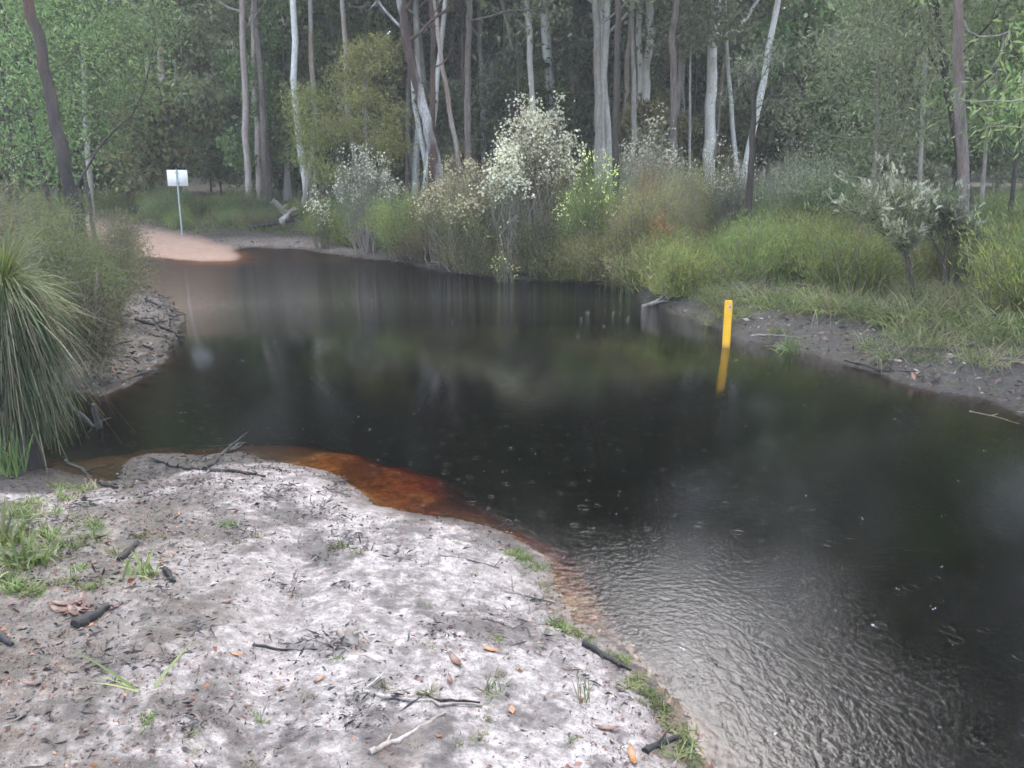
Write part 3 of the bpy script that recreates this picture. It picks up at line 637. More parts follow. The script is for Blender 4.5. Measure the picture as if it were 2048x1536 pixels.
for k, (x, y) in enumerate([(10.6, 14.0), (13.5, 17.5), (9.2, 10.5), (14.0, 12.0), (13.2, 21.5), (15.8, 27.0), (18.5, 26.0), (12.2, 19.2)]):
    o = tree('gum_tree', 330 + k, rpath(np.random.default_rng(340 + k), 17, .0, .03), .16, 'bark_grey', 'gum_leaf', 5.0, 3.4, nl=22, per=5, nleaf=50, L=.18, W=.07, rad=.45)
    o.location = (x, y, gh(x, y) - .05); tag(o, 'grey-barked gum standing beyond the right-hand end of the far bank', 'tree', 'gums beyond the right-hand end of the bank')
# pale dead branch hooked on the ridged trunk
g = Geo()
P = [atY(px, py, 14.4) for px, py in ((1928, 40), (1935, 62), (1960, 74), (1995, 72), (2022, 62))]
tube(g, P, [.022, .02, .018, .014, .01], 6, .08)
P = [atY(px, py, 14.4) for px, py in ((2020, 64), (2008, 85), (2000, 110), (1985, 135), (1972, 158))]
tube(g, P, [.014, .015, .012, .01, .006], 6, .08); P = [atY(px, py, 14.4) for px, py in ((1984, 136), (1974, 128), (1968, 118))]; tube(g, P, [.007, .006, .004], 5, .08)
tag(g.obj('dead_branch', M['dead_wood'], None, True), 'pale crooked dead branch sticking out from the tall ridged trunk', 'branch')

# ------------------------------------------------------------------ shrubs
def shrub(name, seed, H, R, nst, stemm, leafm, nleaf, L, W, low=.5, sp=.12, flower=None, nfl=0, fl=.05, up=.7, spike=False, st_r=.012, fl_top=.75, flat=.0, dark_low=0):
    r = np.random.default_rng(seed); root = empty(name)
    gs, gl_, gf = Geo(), Geo(), Geo(); tips = []
    for k in range(nst):
        a = r.random() * 6.283; q = math.sqrt(r.random()) * R; hh = H * (1 - (1 - flat) * .38 * (q / R) ** 2) * r.uniform(.62, 1.0) * (1 + .12 * math.sin(a * 3 + seed))
        e = np.array([math.cos(a) * q, math.sin(a) * q, hh]); b = np.array([math.cos(a), math.sin(a), 0]) * q * r.uniform(.2, .75)
        t = np.linspace(0, 1, 6)[:, None]; P = b * (1 - t) + e * t; P[:, :2] *= (.72 + .28 * t); P[1:-1] += r.normal(size=(4, 3)) * .03 * H
        P[:, 2] = np.maximum(P[:, 2], 0); 
        tube(gs, P, np.linspace(st_r, st_r * .3, 6) * r.uniform(.6, 1.3), 4, 0, False)
        m_ = nleaf // nst; tt = low + (1 - low) * r.random(m_) ** .7
        C = np.stack([np.interp(tt, t[:, 0], P[:, j]) for j in range(3)], 1) + r.normal(size=(m_, 3)) * sp * (.4 + .6 * tt[:, None])
        C[:, 2] = np.maximum(C[:, 2], .03)
        out = unit(np.append(P[-1, :2] - P[0, :2], 0)) * .5
        D = unit(out + np.array([0, 0, up]) + r.normal(size=(m_, 3)) * .55)
        leaves(gl_, C, D, L * r.uniform(.6, 1.3, m_), W, r)
        tips.append((P[-1], P[-2], out))
    if flower:
        per = max(1, nfl // nst)
        for e, e2, out in tips:
            if r.random() > fl_top or e[2] < .56 * H * (1 if not spike else .3): continue
            for q in range(3):
                c0 = e + r.normal(size=3) * sp * 1.25 - np.array([0, 0, abs(r.normal()) * sp * .25]); m_ = max(2, per // 3)
                if spike:
                    d = unit(out + np.array([0, 0, .6]) + r.normal(size=3) * .5); tt = r.random(m_); C = c0 + d * (tt * fl * 3.2)[:, None]
                    leaves(gf, C, d + r.normal(size=(m_, 3)) * .35, fl, fl * .3, r)
                else:
                    C = c0 + r.normal(size=(m_, 3)) * fl * 1.1; leaves(gf, C, r.normal(size=(m_, 3)) + np.array([0, 0, .5]), fl * r.uniform(.5, 1.2, m_), fl * .7, r)
    gs.obj('stems', M[stemm], root); gl_.obj('foliage', M[leafm], root)
    if flower: gf.obj('blossom', M[flower], root)
    return root
def mk(px, Yd, pytop, label, cat='shrub', seed=0, wpx=100, name='flowering_shrub', **kw):
    H = topH(pytop, px, Yd); R = wpx / 2 / FPX * Yd
    o = shrub(name, seed, H, R, **kw); return set_plant(o, px, Yd, label, cat)

mk(1075, 18.4, 208, 'tall bare-stemmed shrub topped by a mass of white blossom, tallest at the water edge', seed=1, wpx=150, nst=110, stemm='stem_grey', leafm='olive_leaf', nleaf=15000, L=.055, W=.012, low=.52, sp=.10, flower='blossom', nfl=4200, fl=.07, fl_top=.9, flat=.5)
mk(1018, 18.0, 262, 'shorter white-blossomed shrub leaning out left of the tallest white shrub', seed=2, wpx=75, nst=45, stemm='stem_grey', leafm='grey_leaf', nleaf=3800, L=.05, W=.010, low=.66, sp=.09, flower='blossom', nfl=2200, fl=.07, fl_top=.95, flat=.5)
mk(945, 18.5, 335, 'broad rounded shrub with cream blossom over brown twigs beside the tallest white shrub', seed=3, wpx=205, nst=170, stemm='stem_grey', leafm='olive_leaf', nleaf=26000, L=.06, W=.011, low=.35, sp=.09, flower='cream_blossom', nfl=4200, fl=.06, fl_top=.8, flat=.2)
mk(890, 19.4, 318, 'upright cream-tipped shrub behind the broad rounded cream shrub', seed=4, wpx=150, nst=80, stemm='stem', leafm='olive_leaf', nleaf=11000, L=.06, W=.010, low=.4, sp=.10, flower='cream_blossom', nfl=1500, fl=.045, fl_top=.8)
mk(738, 22.0, 285, 'open straggly shrub with white blossom on arching tips, nearest the sandy strand', seed=5, wpx=130, nst=70, stemm='stem_grey', leafm='grey_leaf', nleaf=8000, L=.06, W=.011, low=.5, sp=.12, flower='blossom', nfl=2000, fl=.065, fl_top=.75)
mk(815, 20.9, 360, 'yellowish green leafy shrub between the straggly white shrub and the rounded cream shrub', name='shrub', seed=6, wpx=170, nst=100, stemm='stem', leafm='heath_leaf', nleaf=17000, L=.06, W=.012, low=.25, sp=.12)
mk(1178, 17.5, 300, 'fresh green bushy shrub hung with long pale catkins below the straight dark trunk', seed=7, wpx=120, nst=80, stemm='stem', leafm='heath_leaf', nleaf=13000, L=.07, W=.011, low=.2, sp=.12, flower='catkin', nfl=900, fl=.06, spike=True, fl_top=.7)
mk(1290, 16.8, 330, 'dense brownish olive shrub standing over the water left of the driftwood', name='shrub', seed=8, wpx=180, nst=120, stemm='stem', leafm='olive_leaf', nleaf=20000, L=.065, W=.010, low=.15, sp=.13)
mk(1215, 16.9, 452, 'low brown twiggy bush dipping into the water below the catkin shrub', name='shrub', seed=9, wpx=200, nst=120, stemm='stem', leafm='olive_leaf', nleaf=14000, L=.08, W=.009, low=.1, sp=.12)
mk(1340, 15.6, 452, 'mid green arching bush at the water edge beside the driftwood', name='shrub', seed=10, wpx=150, nst=90, stemm='stem', leafm='heath_leaf', nleaf=11000, L=.08, W=.009, low=.1, sp=.12)
mk(1312, 15.9, 425, 'small orange-leaved shoot in front of the brownish olive shrub', name='shrub', seed=11, wpx=46, nst=16, stemm='stem', leafm='rust_leaf', nleaf=520, L=.06, W=.03, low=.72, sp=.06)
mk(1300, 21, 246, 'white-flowered bush right behind the straight dark trunk', seed=12, wpx=130, nst=70, stemm='stem_grey', leafm='grey_leaf', nleaf=9000, L=.06, W=.012, low=.35, sp=.14, flower='blossom', nfl=1600, fl=.07, fl_top=.6)
mk(1240, 22, 262, 'pale-tipped bush left of the straight dark trunk', seed=22, wpx=120, nst=60, stemm='stem_grey', leafm='grey_leaf', nleaf=8000, L=.06, W=.012, low=.3, sp=.14, flower='blossom', nfl=900, fl=.05, fl_top=.4)
mk(1420, 21, 282, 'white-flowered bush below the leaning white trunk', seed=13, wpx=130, nst=70, stemm='stem_grey', leafm='olive_leaf', nleaf=9000, L=.06, W=.012, low=.35, sp=.14, flower='blossom', nfl=1100, fl=.05, fl_top=.4)
mk(1360, 19, 300, 'grey-brown twiggy bush between two white-flowered bushes', name='shrub', seed=14, wpx=110, nst=90, stemm='stem_grey', leafm='olive_leaf', nleaf=9000, L=.055, W=.010, low=.4, sp=.12)
mk(1590, 21, 275, 'wide grey-green bush with faded white flowers right of the dead sapling', seed=15, wpx=190, nst=110, stemm='stem_grey', leafm='grey_leaf', nleaf=14000, L=.06, W=.013, low=.35, sp=.15, flower='blossom', nfl=1100, fl=.045, fl_top=.4)
mk(1460, 20, 300, 'flowering bush with pale blossom touching the dead sapling', seed=16, wpx=110, nst=60, stemm='stem_grey', leafm='grey_leaf', nleaf=7000, L=.06, W=.012, low=.35, sp=.13, flower='blossom', nfl=900, fl=.05, fl_top=.5)
mk(1660, 20, 330, 'dark green bush behind the silver-flowered shrub', name='shrub', seed=17, wpx=170, nst=90, stemm='stem_dark', leafm='green_leaf', nleaf=12000, L=.07, W=.014, low=.3, sp=.15)
mk(646, 23.5, 378, 'low bush with a bright white flower head right of the grey log heap', seed=18, wpx=60, nst=26, stemm='stem', leafm='heath_leaf', nleaf=2400, L=.07, W=.012, low=.2, sp=.10, flower='blossom', nfl=700, fl=.06, fl_top=.6)
mk(930, 21, 262, 'rusty orange bush behind the cream shrubs at the foot of the straight grey-brown trunk', name='shrub', seed=19, wpx=90, nst=50, stemm='stem', leafm='brown_leaf', nleaf=6500, L=.07, W=.016, low=.3, sp=.13)
mk(1290, 20, 300, 'rusty twig bush beside the white-flowered bush', name='shrub', seed=20, wpx=55, nst=30, stemm='stem', leafm='rust_leaf', nleaf=1500, L=.06, W=.014, low=.6, sp=.1)
mk(1085, 17.5, 425, 'low olive bush hiding the lower stems of the tallest white shrub', name='shrub', seed=31, wpx=130, nst=80, stemm='stem', leafm='olive_leaf', nleaf=13000, L=.075, W=.012, low=.08, sp=.13)
mk(960, 18.3, 455, 'low brownish bush in front of the broad rounded cream shrub', name='shrub', seed=32, wpx=170, nst=90, stemm='stem', leafm='olive_leaf', nleaf=14000, L=.075, W=.012, low=.08, sp=.13)
mk(1012, 16.9, 445, 'small upright pale green spikes on the bank before the tallest white shrub', name='small_plant', cat='plant', seed=21, wpx=44, nst=14, stemm='stem', leafm='heath_leaf', nleaf=500, L=.07, W=.014, low=.1, sp=.05, flower='catkin', nfl=160, fl=.05, spike=True, fl_top=.7)

# silver-flowered shrub on the right bank with two dark stems
def silver(px_base, py_base, crown, label, seed, nleaf):
    x, y, z = GP(px_base, py_base); r = np.random.default_rng(seed)
    root = empty('flowering_shrub', (x, y, z - .03)); off = np.array([x, y, z - .03]); gs, gl_, gf = Geo(), Geo(), Geo()
    fork = None
    for (cx, cy, dy, rad, path) in crown:
        pts = [np.zeros(3)] + [atY(a, b, y + dy * .5) - off for a, b in path] + [atY(cx, cy, y + dy) - off]
        t = np.linspace(0, 1, 12); P = np.stack([np.interp(t, np.linspace(0, 1, len(pts)), np.array(pts)[:, j]) for j in range(3)], 1)
        P[1:-1] += r.normal(size=(10, 3)) * .008
        tube(gs, P, np.linspace(.020, .007, 12), 7, .05, False)
        c = P[-1]
        for k in range(15):
            d = unit(r.normal(size=3) * np.array([1.1, 1.1, .5]) + np.array([0, 0, .45])); e = c + d * rad * r.uniform(.6, 1.7); b = P[r.integers(7, 12)]
            tt = np.linspace(0, 1, 5)[:, None]; Q = b * (1 - tt) + e * tt; Q[1:-1] += r.normal(size=(3, 3)) * .02; Q[:, 2] -= np.sin(tt[:, 0] * 3.14) * .05
            tube(gs, Q, np.linspace(.009, .003, 5), 4, 0, False)
            m_ = nleaf // 15; s = r.random(m_) ** .6 * .85 + .15
            C = np.stack([np.interp(s, tt[:, 0], Q[:, j]) for j in range(3)], 1) + r.normal(size=(m_, 3)) * .055
            leaves(gl_, C, unit(d * .5 + np.array([0, 0, .3]) + r.normal(size=(m_, 3)) * .75), .07 * r.uniform(.5, 1.4, m_), .014, r)
            if e[2] > c[2] - rad * .1:
                for q in range(r.integers(2, 5)):
                    m2 = 16; dd = unit(d * .7 + np.array([0, 0, .7]) + r.normal(size=3) * .45); u = r.random(m2)
                    leaves(gf, e + r.normal(size=3) * .05 + dd * (u * .09)[:, None], dd + r.normal(size=(m2, 3)) * .3, .055, .013, r)
    gs.obj('stems', M['stem_dark'], root); gl_.obj('foliage', M['gum_leaf'], root); gf.obj('blossom', M['silver_blossom'], root)
    tag(root, label, 'shrub')
silver(1828, 602, [(1760, 400, .3, .33, [(1822, 560), (1812, 500)]), (1730, 425, .1, .24, [(1822, 570), (1812, 510), (1790, 470)]), (1815, 410, .2, .26, [(1822, 560), (1812, 505)]), (1800, 470, -.1, .14, [(1825, 560), (1815, 510)])],
       'silver-flowered shrub on one thin dark stem, left of the two by the ridged trunk', 5, 1250)
silver(1888, 570, [(1862, 440, .1, .26, [(1885, 520), (1868, 490)]), (1905, 425, .1, .24, [(1886, 530), (1893, 480)]), (1925, 460, .2, .18, [(1888, 520), (1905, 485)]), (1850, 420, .3, .22, [(1885, 520), (1866, 480)])],
       'silver-flowered shrub forking low into two stems against the foot of the tall ridged trunk', 6, 1200)

# feathery bushes on the left bank
def feathery(seed, H, R, nb, leafm='olive_leaf', nl=26000, L=.05, W=.006, arch=.5):
    r = np.random.default_rng(seed); root = empty('feathery_bush'); gs, gl_ = Geo(), Geo(); leafm = {'olive_leaf': 'feather_olive', 'heath_leaf': 'feather_green'}.get(leafm, leafm)
    m_ = nl // nb
    for k in range(nb):
        a = r.random() * 6.283; q = R * math.sqrt(r.random()); e = np.array([math.cos(a) * q, math.sin(a) * q, H * r.uniform(.55, 1.0) * (1 - .4 * (q / R) ** 2)])
        t = np.linspace(0, 1, 8)[:, None]; P = e * np.concatenate([t ** 1.3, t ** 1.3, 1 - (1 - t) ** 1.6], 1)
        P[:, 2] -= arch * .35 * q * t[:, 0] ** 3; P[1:] += r.normal(size=(7, 3)) * .02 * H; P[:, 2] = np.maximum(P[:, 2], 0)
        tube(gs, P, np.linspace(.014, .003, 8), 4, 0, False)
        s = .2 + .8 * r.random(m_) ** .7; C = np.stack([np.interp(s, t[:, 0], P[:, j]) for j in range(3)], 1)
        tw = unit(r.normal(size=(m_, 3)) + np.array([0, 0, -.15])); dist = r.random(m_) ** .8 * .26
        C = C + tw * dist[:, None]; C[:, 2] = np.maximum(C[:, 2], .02)
        leaves(gl_, C, tw + r.normal(size=(m_, 3)) * .5, L * r.uniform(.6, 1.4, m_), W, r)
    gs.obj('stems', M['stem'], root); gl_.obj('foliage', M[leafm], root); return root
FB = [(30, 8.6, 330, 300, 'olive_leaf', 'dense olive feathery bush right behind the grass tree', 14000),
      (150, 9.8, 400, 230, 'heath_leaf', 'feathery bush between the grass tree and the foot of the leaning gum', 15000),
      (235, 11.5, 405, 170, 'olive_leaf', 'feathery bush leaning towards the sand track over the dark water', 11000),
      (-40, 11.5, 235, 360, 'olive_leaf', 'tall feathery bush at the left edge behind the grass tree', 16000),
      (105, 13.5, 330, 220, 'heath_leaf', 'yellowish feathery bush around the foot of the leaning red-barked gum', 13000),
      (250, 15.5, 395, 110, 'olive_leaf', 'small feathery bush overhanging the edge of the sand track', 7000),
      (200, 8.8, 520, 120, 'olive_leaf', 'low dull green feathery bush on the pale bank right of the grass tree', 7000)]
for k, (px, Yd, pyt, wp, lm, lb, nl) in enumerate(FB):
    o = feathery(400 + k, topH(pyt, px, Yd), wp / 2 / FPX * Yd, 46, lm, nl, .06, .0075); set_plant(o, px, Yd, lb, 'bush')

SILV = [GP(1828, 602)[:2], GP(1888, 575)[:2]]
# heath shrubs, copied
HP = []
hk = [(.85, .75, 'heath_leaf', 'bright green fine-leaved heath bush'), (.65, .7, 'olive_leaf', 'olive fine-leaved heath bush'), (.95, .7, 'green_leaf', 'darker green leafy heath bush'), (.6, .7, 'brown_leaf', 'brownish twiggy heath bush')]
for k, (H, R, lm, lb) in enumerate(hk):
    o = shrub('heath_bush', 500 + k, H, R, nst=46, stemm='stem', leafm=lm, nleaf=4600, L=.10, W=.010, low=.10, sp=.13, flat=.3, up=1.0)
    tag(o, lb + ' among the others in front of the forest', 'bush', 'heath bushes, ' + lb); HP.append(o)
rr = np.random.default_rng(90); used = set(); c = 0; tries = 0
while c < 298 and tries < 9000:
    tries += 1
    y = 10 + 24 * rr.random() ** 1.15; x = rr.uniform(-.55, .66) * y
    f = field(np.array([x]), np.array([y]), True)[1]; df = f['df'][0]
    if df < (1.5 if x > 1 else 1.5) or f['road'][0] > .02 or f['left'][0] > .5: continue
    if x < -3.5 and df < 3.0: continue
    if any(abs(x - sx * y / sy) < .95 and y < sy + .5 for sx, sy in SILV): continue
    if abs(x - put(1462, y)[0]) < .9 and y < 13: pass
    k = rr.choice(4, p=[.42, .26, .18, .14])
    o = HP[k] if k not in used else copy_tree(HP[k]); used.add(k)
    s = rr.uniform(.6, 1.25) * (1 if x > 0 else .95); o.location = (x, y, gh(x, y) - .04); o.rotation_euler = (0, 0, rr.uniform(0, 6.28)); o.scale = (s, s, s * rr.uniform(.8, 1.2)); c += 1

EB = []
for k, (H, Rr, lm, lb) in enumerate([(.55, .5, 'brown_leaf', 'brownish'), (.6, .5, 'olive_leaf', 'olive'), (.5, .5, 'heath_leaf', 'bright green')]):
    o = shrub('edge_bush', 540 + k, H, Rr, nst=40, stemm='stem', leafm=lm, nleaf=3600, L=.10, W=.009, low=.05, sp=.12, flat=.3, up=.8)
    tag(o, lb + ' low bush among others crowding the bank edge under the flowering shrubs', 'bush', 'low bushes at the bank edge, ' + lb); EB.append(o)
rr = np.random.default_rng(95); used = set()
for q in range(95):
    px = rr.uniform(640, 1390); py = np.interp(px, [640, 700, 800, 900, 1000, 1100, 1250, 1390], [470, 490, 505, 530, 545, 552, 570, 600]) - abs(rr.normal()) * 22
    x, y, z = GP(px, py); k = rr.choice(3, p=[.4, .35, .25]) if px > 760 else 2
    o = EB[k] if k not in used else copy_tree(EB[k]); used.add(k)
    s = rr.uniform(.7, 1.5); o.location = (x, y, z - .03); o.rotation_euler = (0, 0, rr.uniform(0, 6.28)); o.scale = (s, s, s * rr.uniform(.8, 1.1))

# ground cover on the forest floor (stuff)
def ground_cover():
    rr = np.random.default_rng(91); g = Geo(); n_ = 170000
    y = 9 + 36 * rr.random(n_) ** 1.3; x = rr.uniform(-.66, .70, n_) * y
    h, mk_ = field(x, y, True); ok = (mk_['df'] > 1.15 + 1.3 * fbm(x * .9, y * .9, 2) + (x < -1) * 1.4) & (mk_['road'] < .1) & (mk_['left'] < .6) & (fbm(x * .6, y * .6, 3) > -.16)
    x, y, h = x[ok], y[ok], h[ok]; n_ = len(x)
    D = unit(np.stack([rr.normal(size=n_) * .5, rr.normal(size=n_) * .5, np.ones(n_)], 1)); L = rr.uniform(.14, .5, n_)
    blades(g, np.stack([x, y, h - .02], 1), D, L, .010 * np.clip(y / 14, .7, 2.2), rr.uniform(.1, .6, n_), 3, rr)
    tag(g.obj('ground_cover', M['tuft']), 'fine green and straw sedge covering the forest floor behind the bank', kind='stuff')
ground_cover()

# ------------------------------------------------------------------ tufts
def tuft(seed, n_, L, W, spread, droop, mat, name='grass_tuft', lean=.55):
    r = np.random.default_rng(seed); root = empty(name); g = Geo()
    D = unit(np.stack([r.normal(size=n_) * lean, r.normal(size=n_) * lean, np.ones(n_)], 1)); B = np.stack([r.normal(size=n_) * spread, r.normal(size=n_) * spread, np.zeros(n_)], 1)
    blades(g, B, D, L * r.uniform(.5, 1.2, n_), W, droop * r.uniform(.4, 1.5, n_), 5, r)
    return g, root
def single_tuft(seed, n_, L, W, spread, droop, mat, loc, label, name='grass_tuft', cat='grass tuft', lean=.55, group=None):
    g, root = tuft(seed, n_, L, W, spread, droop, mat, name, lean); COL.objects.unlink(root); bpy.data.objects.remove(root)
    o = g.obj(name, M[mat]); o.location = loc; return tag(o, label, cat, group)
def at_px(px, py, dz=-.01): x, y, z = GP(px, py); return (x, y, z + dz)
single_tuft(1, 90, .55, .016, .07, .75, 'strap', at_px(1905, 640), 'large bright green strap-leaved tuft on the bank below the silver-flowered shrubs', lean=.6)
single_tuft(2, 60, .42, .014, .06, .8, 'strap', at_px(2020, 655), 'strap-leaved tuft drooping at the right end of the far bank')
single_tuft(3, 46, .20, .011, .04, .8, 'strap', at_px(1835, 722), 'small bright tuft growing on the bare mud bank close to the water')
single_tuft(4, 150, .60, .009, .16, .7, 'tuft', at_px(1115, 560), 'dense fine grey-green sedge clump leaning over the water below the tallest white shrub', lean=.8)
single_tuft(5, 150, .62, .009, .18, .6, 'tuft', at_px(1255, 580), 'tall fine sedge clump in the water edge below the brownish shrub', lean=.7)
single_tuft(6, 130, .55, .009, .16, .6, 'tuft', at_px(1180, 572), 'fine sedge clump between the two larger sedge clumps over the water', lean=.7)
single_tuft(7, 260, .55, .008, .20, .5, 'heath_leaf', at_px(1462, 632), 'bushy fine green clump growing directly behind the yellow post', lean=.75)
single_tuft(8, 160, .45, .008, .14, .5, 'tuft', at_px(1420, 600), 'fine green clump between the driftwood and the yellow post', lean=.75)
single_tuft(9, 120, .34, .007, .12, .5, 'tuft', at_px(780, 505), 'brown-green sedge clump at the foot of the straggly white shrub', lean=.8)
single_tuft(10, 60, .34, .014, .05, .6, 'strap', at_px(62, 1130), 'bright strap-leaved tuft at the left edge of the near sand', lean=.5)
single_tuft(11, 46, .34, .014, .05, .55, 'strap', at_px(10, 1090), 'strap-leaved tuft cut by the left edge above the brighter one', lean=.5)
single_tuft(12, 26, .22, .014, .04, .4, 'strap', at_px(285, 1140 + 10), 'short tuft of broad yellowish blades on the near sand', lean=.35)
single_tuft(13, 34, .12, .006, .03, .5, 'tuft', at_px(980, 1378), 'thin bright green tuft on the near sand by the large orange leaves', lean=.5)
single_tuft(14, 5, .30, .012, .012, .25, 'strap', at_px(285, 1378), 'few long green blades lying over the dark litter of the near bank', lean=1.1)
single_tuft(15, 90, .06, .006, .03, .2, 'herb', at_px(455, 1048), 'bright cushion of low green growth on the near sand', lean=1.0)
single_tuft(16, 60, .07, .007, .03, .3, 'herb', at_px(680, 1092), 'tiny green sprig alone in the clean middle of the near sand', lean=.8)
single_tuft(17, 12, .22, .005, .01, .2, 'tuft', at_px(1170, 1400), 'single thin upright sprig near the water on the near sand', lean=.15)
BT = []
for k, (n_, L, W, sd, mt, lb) in enumerate([(90, .42, .008, .09, 'tuft', 'fine straw-green sedge'), (60, .34, .011, .06, 'strap', 'bright green grass')]):
    g, root = tuft(640 + k, n_, L, W, sd, .6, mt, 'bank_tuft', .75); bpy.data.objects.remove(root); o = g.obj('grass_tuft', M[mt]); tag(o, lb + ' tuft, one of many along the far bank top', 'grass tuft', lb + ' tufts on the far bank'); BT.append(o)
rr = np.random.default_rng(641); used = set()
for q in range(120):
    px = rr.uniform(1400, 2060); py = np.interp(px, [1400, 1480, 1700, 2060], [596, 614, 640, 690]) - abs(rr.normal()) * 26 + (rr.random() < .22) * rr.uniform(30, 80)
    if q > 85: px = rr.uniform(500, 1400); py = np.interp(px, [500, 700, 1000, 1400], [470, 490, 540, 600]) - abs(rr.normal()) * 18
    x, y, z = GP(px, py); k = rr.choice(2, p=[.88, .12]); o = BT[k] if k not in used else BT[k].copy()
    if k in used: COL.objects.link(o)
    used.add(k); s = rr.uniform(.4, 1.5); o.location = (x, y, z - .01); o.rotation_euler = (0, 0, rr.uniform(0, 6)); o.scale = (s, s, s)
# short green growth along the near water edge and at the left: copies
SP_ = []
for k, (n_, L, W, sd, mt, lb) in enumerate([(26, .06, .0045, .022, 'tuft', 'short grass sprig'), (26, .065, .008, .025, 'herb', 'bright leafy herb sprig'), (26, .10, .006, .018, 'tuft', 'taller thin grass sprig')]):
    g, root = tuft(600 + k, n_, L, W, sd, .3, mt, 'grass_sprig', 1.0); bpy.data.objects.remove(root); o = g.obj('grass_sprig', M[mt]); tag(o, lb + ' scattered with others over the near sand bank', 'plant', lb + 's on the near bank'); SP_.append(o)
rr = np.random.default_rng(601); used = set()
def place_sprigs(n_, fx, wts, s0=.7, s1=1.4):
    for q in range(n_):
        px, py = fx(rr); 
        if py > 1560: continue
        x, y, z = GP(px, py)
        if z < .005: continue
        k = rr.choice(3, p=wts); o = SP_[k] if k not in used else SP_[k].copy()
        if k in used: COL.objects.link(o)
        used.add(k); s = rr.uniform(s0, s1); o.location = (x, y, z - .004); o.rotation_euler = (0, 0, rr.uniform(0, 6)); o.scale = (s, s, s)
edge = [(1040, 1095), (1085, 1130), (1120, 1230), (1180, 1270), (1250, 1310), (1300, 1365), (1340, 1420), (1375, 1470), (1400, 1525)]
def fedge(r):
    t = r.random() * (len(edge) - 1); i_ = int(t); f = t - i_; a, b = edge[i_], edge[i_ + 1]
    return a[0] + (b[0] - a[0]) * f - abs(r.normal()) * 16, a[1] + (b[1] - a[1]) * f + abs(r.normal()) * 10
place_sprigs(80, fedge, [.55, .35, .10], .5, 1.0)
place_sprigs(110, lambda r: (abs(r.normal()) * 110 , r.uniform(965, 1190)), [.35, .45, .2], .6, 1.4)
place_sprigs(36, lambda r: (r.uniform(250, 1350), r.uniform(1040, 1530)), [.5, .2, .3], .4, .8)

# ------------------------------------------------------------------ grass tree
def grass_tree():
    x, y, z = GP(56, 925); root = empty('grass_tree', (x, y, z - .03)); r = np.random.default_rng(9)
    zc = ztop(568, y) - z
    g = Geo(); tube(g, [(0, 0, 0), (.01, 0, zc * .4), (-.01, 0, zc * .75), (0, 0, zc)], [.12, .10, .10, .09], 12, .08); g.obj('trunk', M['char_wood'], root, True)
    n1 = 1000; g = Geo(); el = r.uniform(-.1, 1.35, n1); az = r.random(n1) * 6.283
    D = np.stack([np.cos(az) * np.cos(el), np.sin(az) * np.cos(el), np.sin(el)], 1)
    B = np.array([0, 0, zc]) + D * .05
    blades(g, B, D, r.uniform(.3, .8, n1), .0055, np.where(el < .9, .75, .35) * r.uniform(.6, 1.3, n1), 8, r); g.obj('leaf_crown', M['xan_top'], root)
    n2 = 1900; g = Geo(); az = r.random(n2) * 6.283; el = r.uniform(-.5, .55, n2)
    D = np.stack([np.cos(az) * np.cos(el), np.sin(az) * np.cos(el), np.sin(el)], 1)
    # long arcs going out then hanging straight down
    L = r.uniform(.35, 1.22, n2); t = np.linspace(0, 1, 10)
    reach = r.uniform(.06, .27, n2) + .28 * r.random(n2) ** 3; P = np.zeros((n2, 10, 3)); P += np.array([0, 0, zc])
    hor = np.stack([np.cos(az), np.sin(az), 0 * az], 1); c_ = 1 - np.exp(-t * 3.2)
    P += hor[:, None] * (reach[:, None] * c_[None])[..., None]
    P[..., 2] += (.34 * np.sin(np.clip(el, 0, 1)))[:, None] * np.sin(np.clip(t * 2.2, 0, 3.14))[None] - (L[:, None] * (t ** 1.45)[None])
    P[..., :2] += (r.normal(size=(n2, 1, 2)) * .17) * (t ** 2)[None, :, None] + r.normal(size=(n2, 10, 2)) * .006
    P[..., 2] = np.maximum(P[..., 2], .03)
    S = np.stack([-np.sin(az), np.cos(az), 0 * az], 1) + r.normal(size=(n2, 3)) * .3; S = unit(S) * .0026
    V = np.stack([P + S[:, None], P - S[:, None]], 2); base = np.arange(n2)[:, None] * 20; k = np.arange(9)[None] * 2
    F = np.stack([base + k, base + k + 1, base + k + 3, base + k + 2], -1).reshape(-1, 4); g.add(V.reshape(-1, 3), F); g.obj('leaf_skirt', M['skirt'], root)
    n3 = 260; g = Geo(); D = unit(np.stack([r.normal(size=n3) * .22, r.normal(size=n3) * .22, np.ones(n3)], 1)); blades(g, np.array([0, 0, zc]) + r.normal(size=(n3, 3)) * .02, D, r.uniform(.12, .32, n3), .008, .1, 4, r); g.obj('young_leaves', M['xan_heart'], root)
    n4 = 420; g = Geo(); D = unit(r.normal(size=(n4, 3)) * np.array([1, 1, .8]) + np.array([0, 0, -.1])); blades(g, np.array([0, 0, zc]) + D * .06 - np.array([0, 0, .1]), D, r.uniform(.25, .75, n4), .007, r.uniform(.1, 1.3, n4), 6, r); g.obj('dead_leaves', M['dry_twig'], root)
    root.scale = (.92, .92, 1)
    tag(root, 'grass tree with a long drooping skirt of thin green leaves over the channel edge', 'grass tree')
grass_tree()
single_tuft(20, 60, .36, .02, .05, .15, 'strap', at_px(20, 945), 'upright bright green blades at the foot of the grass tree', lean=.22)

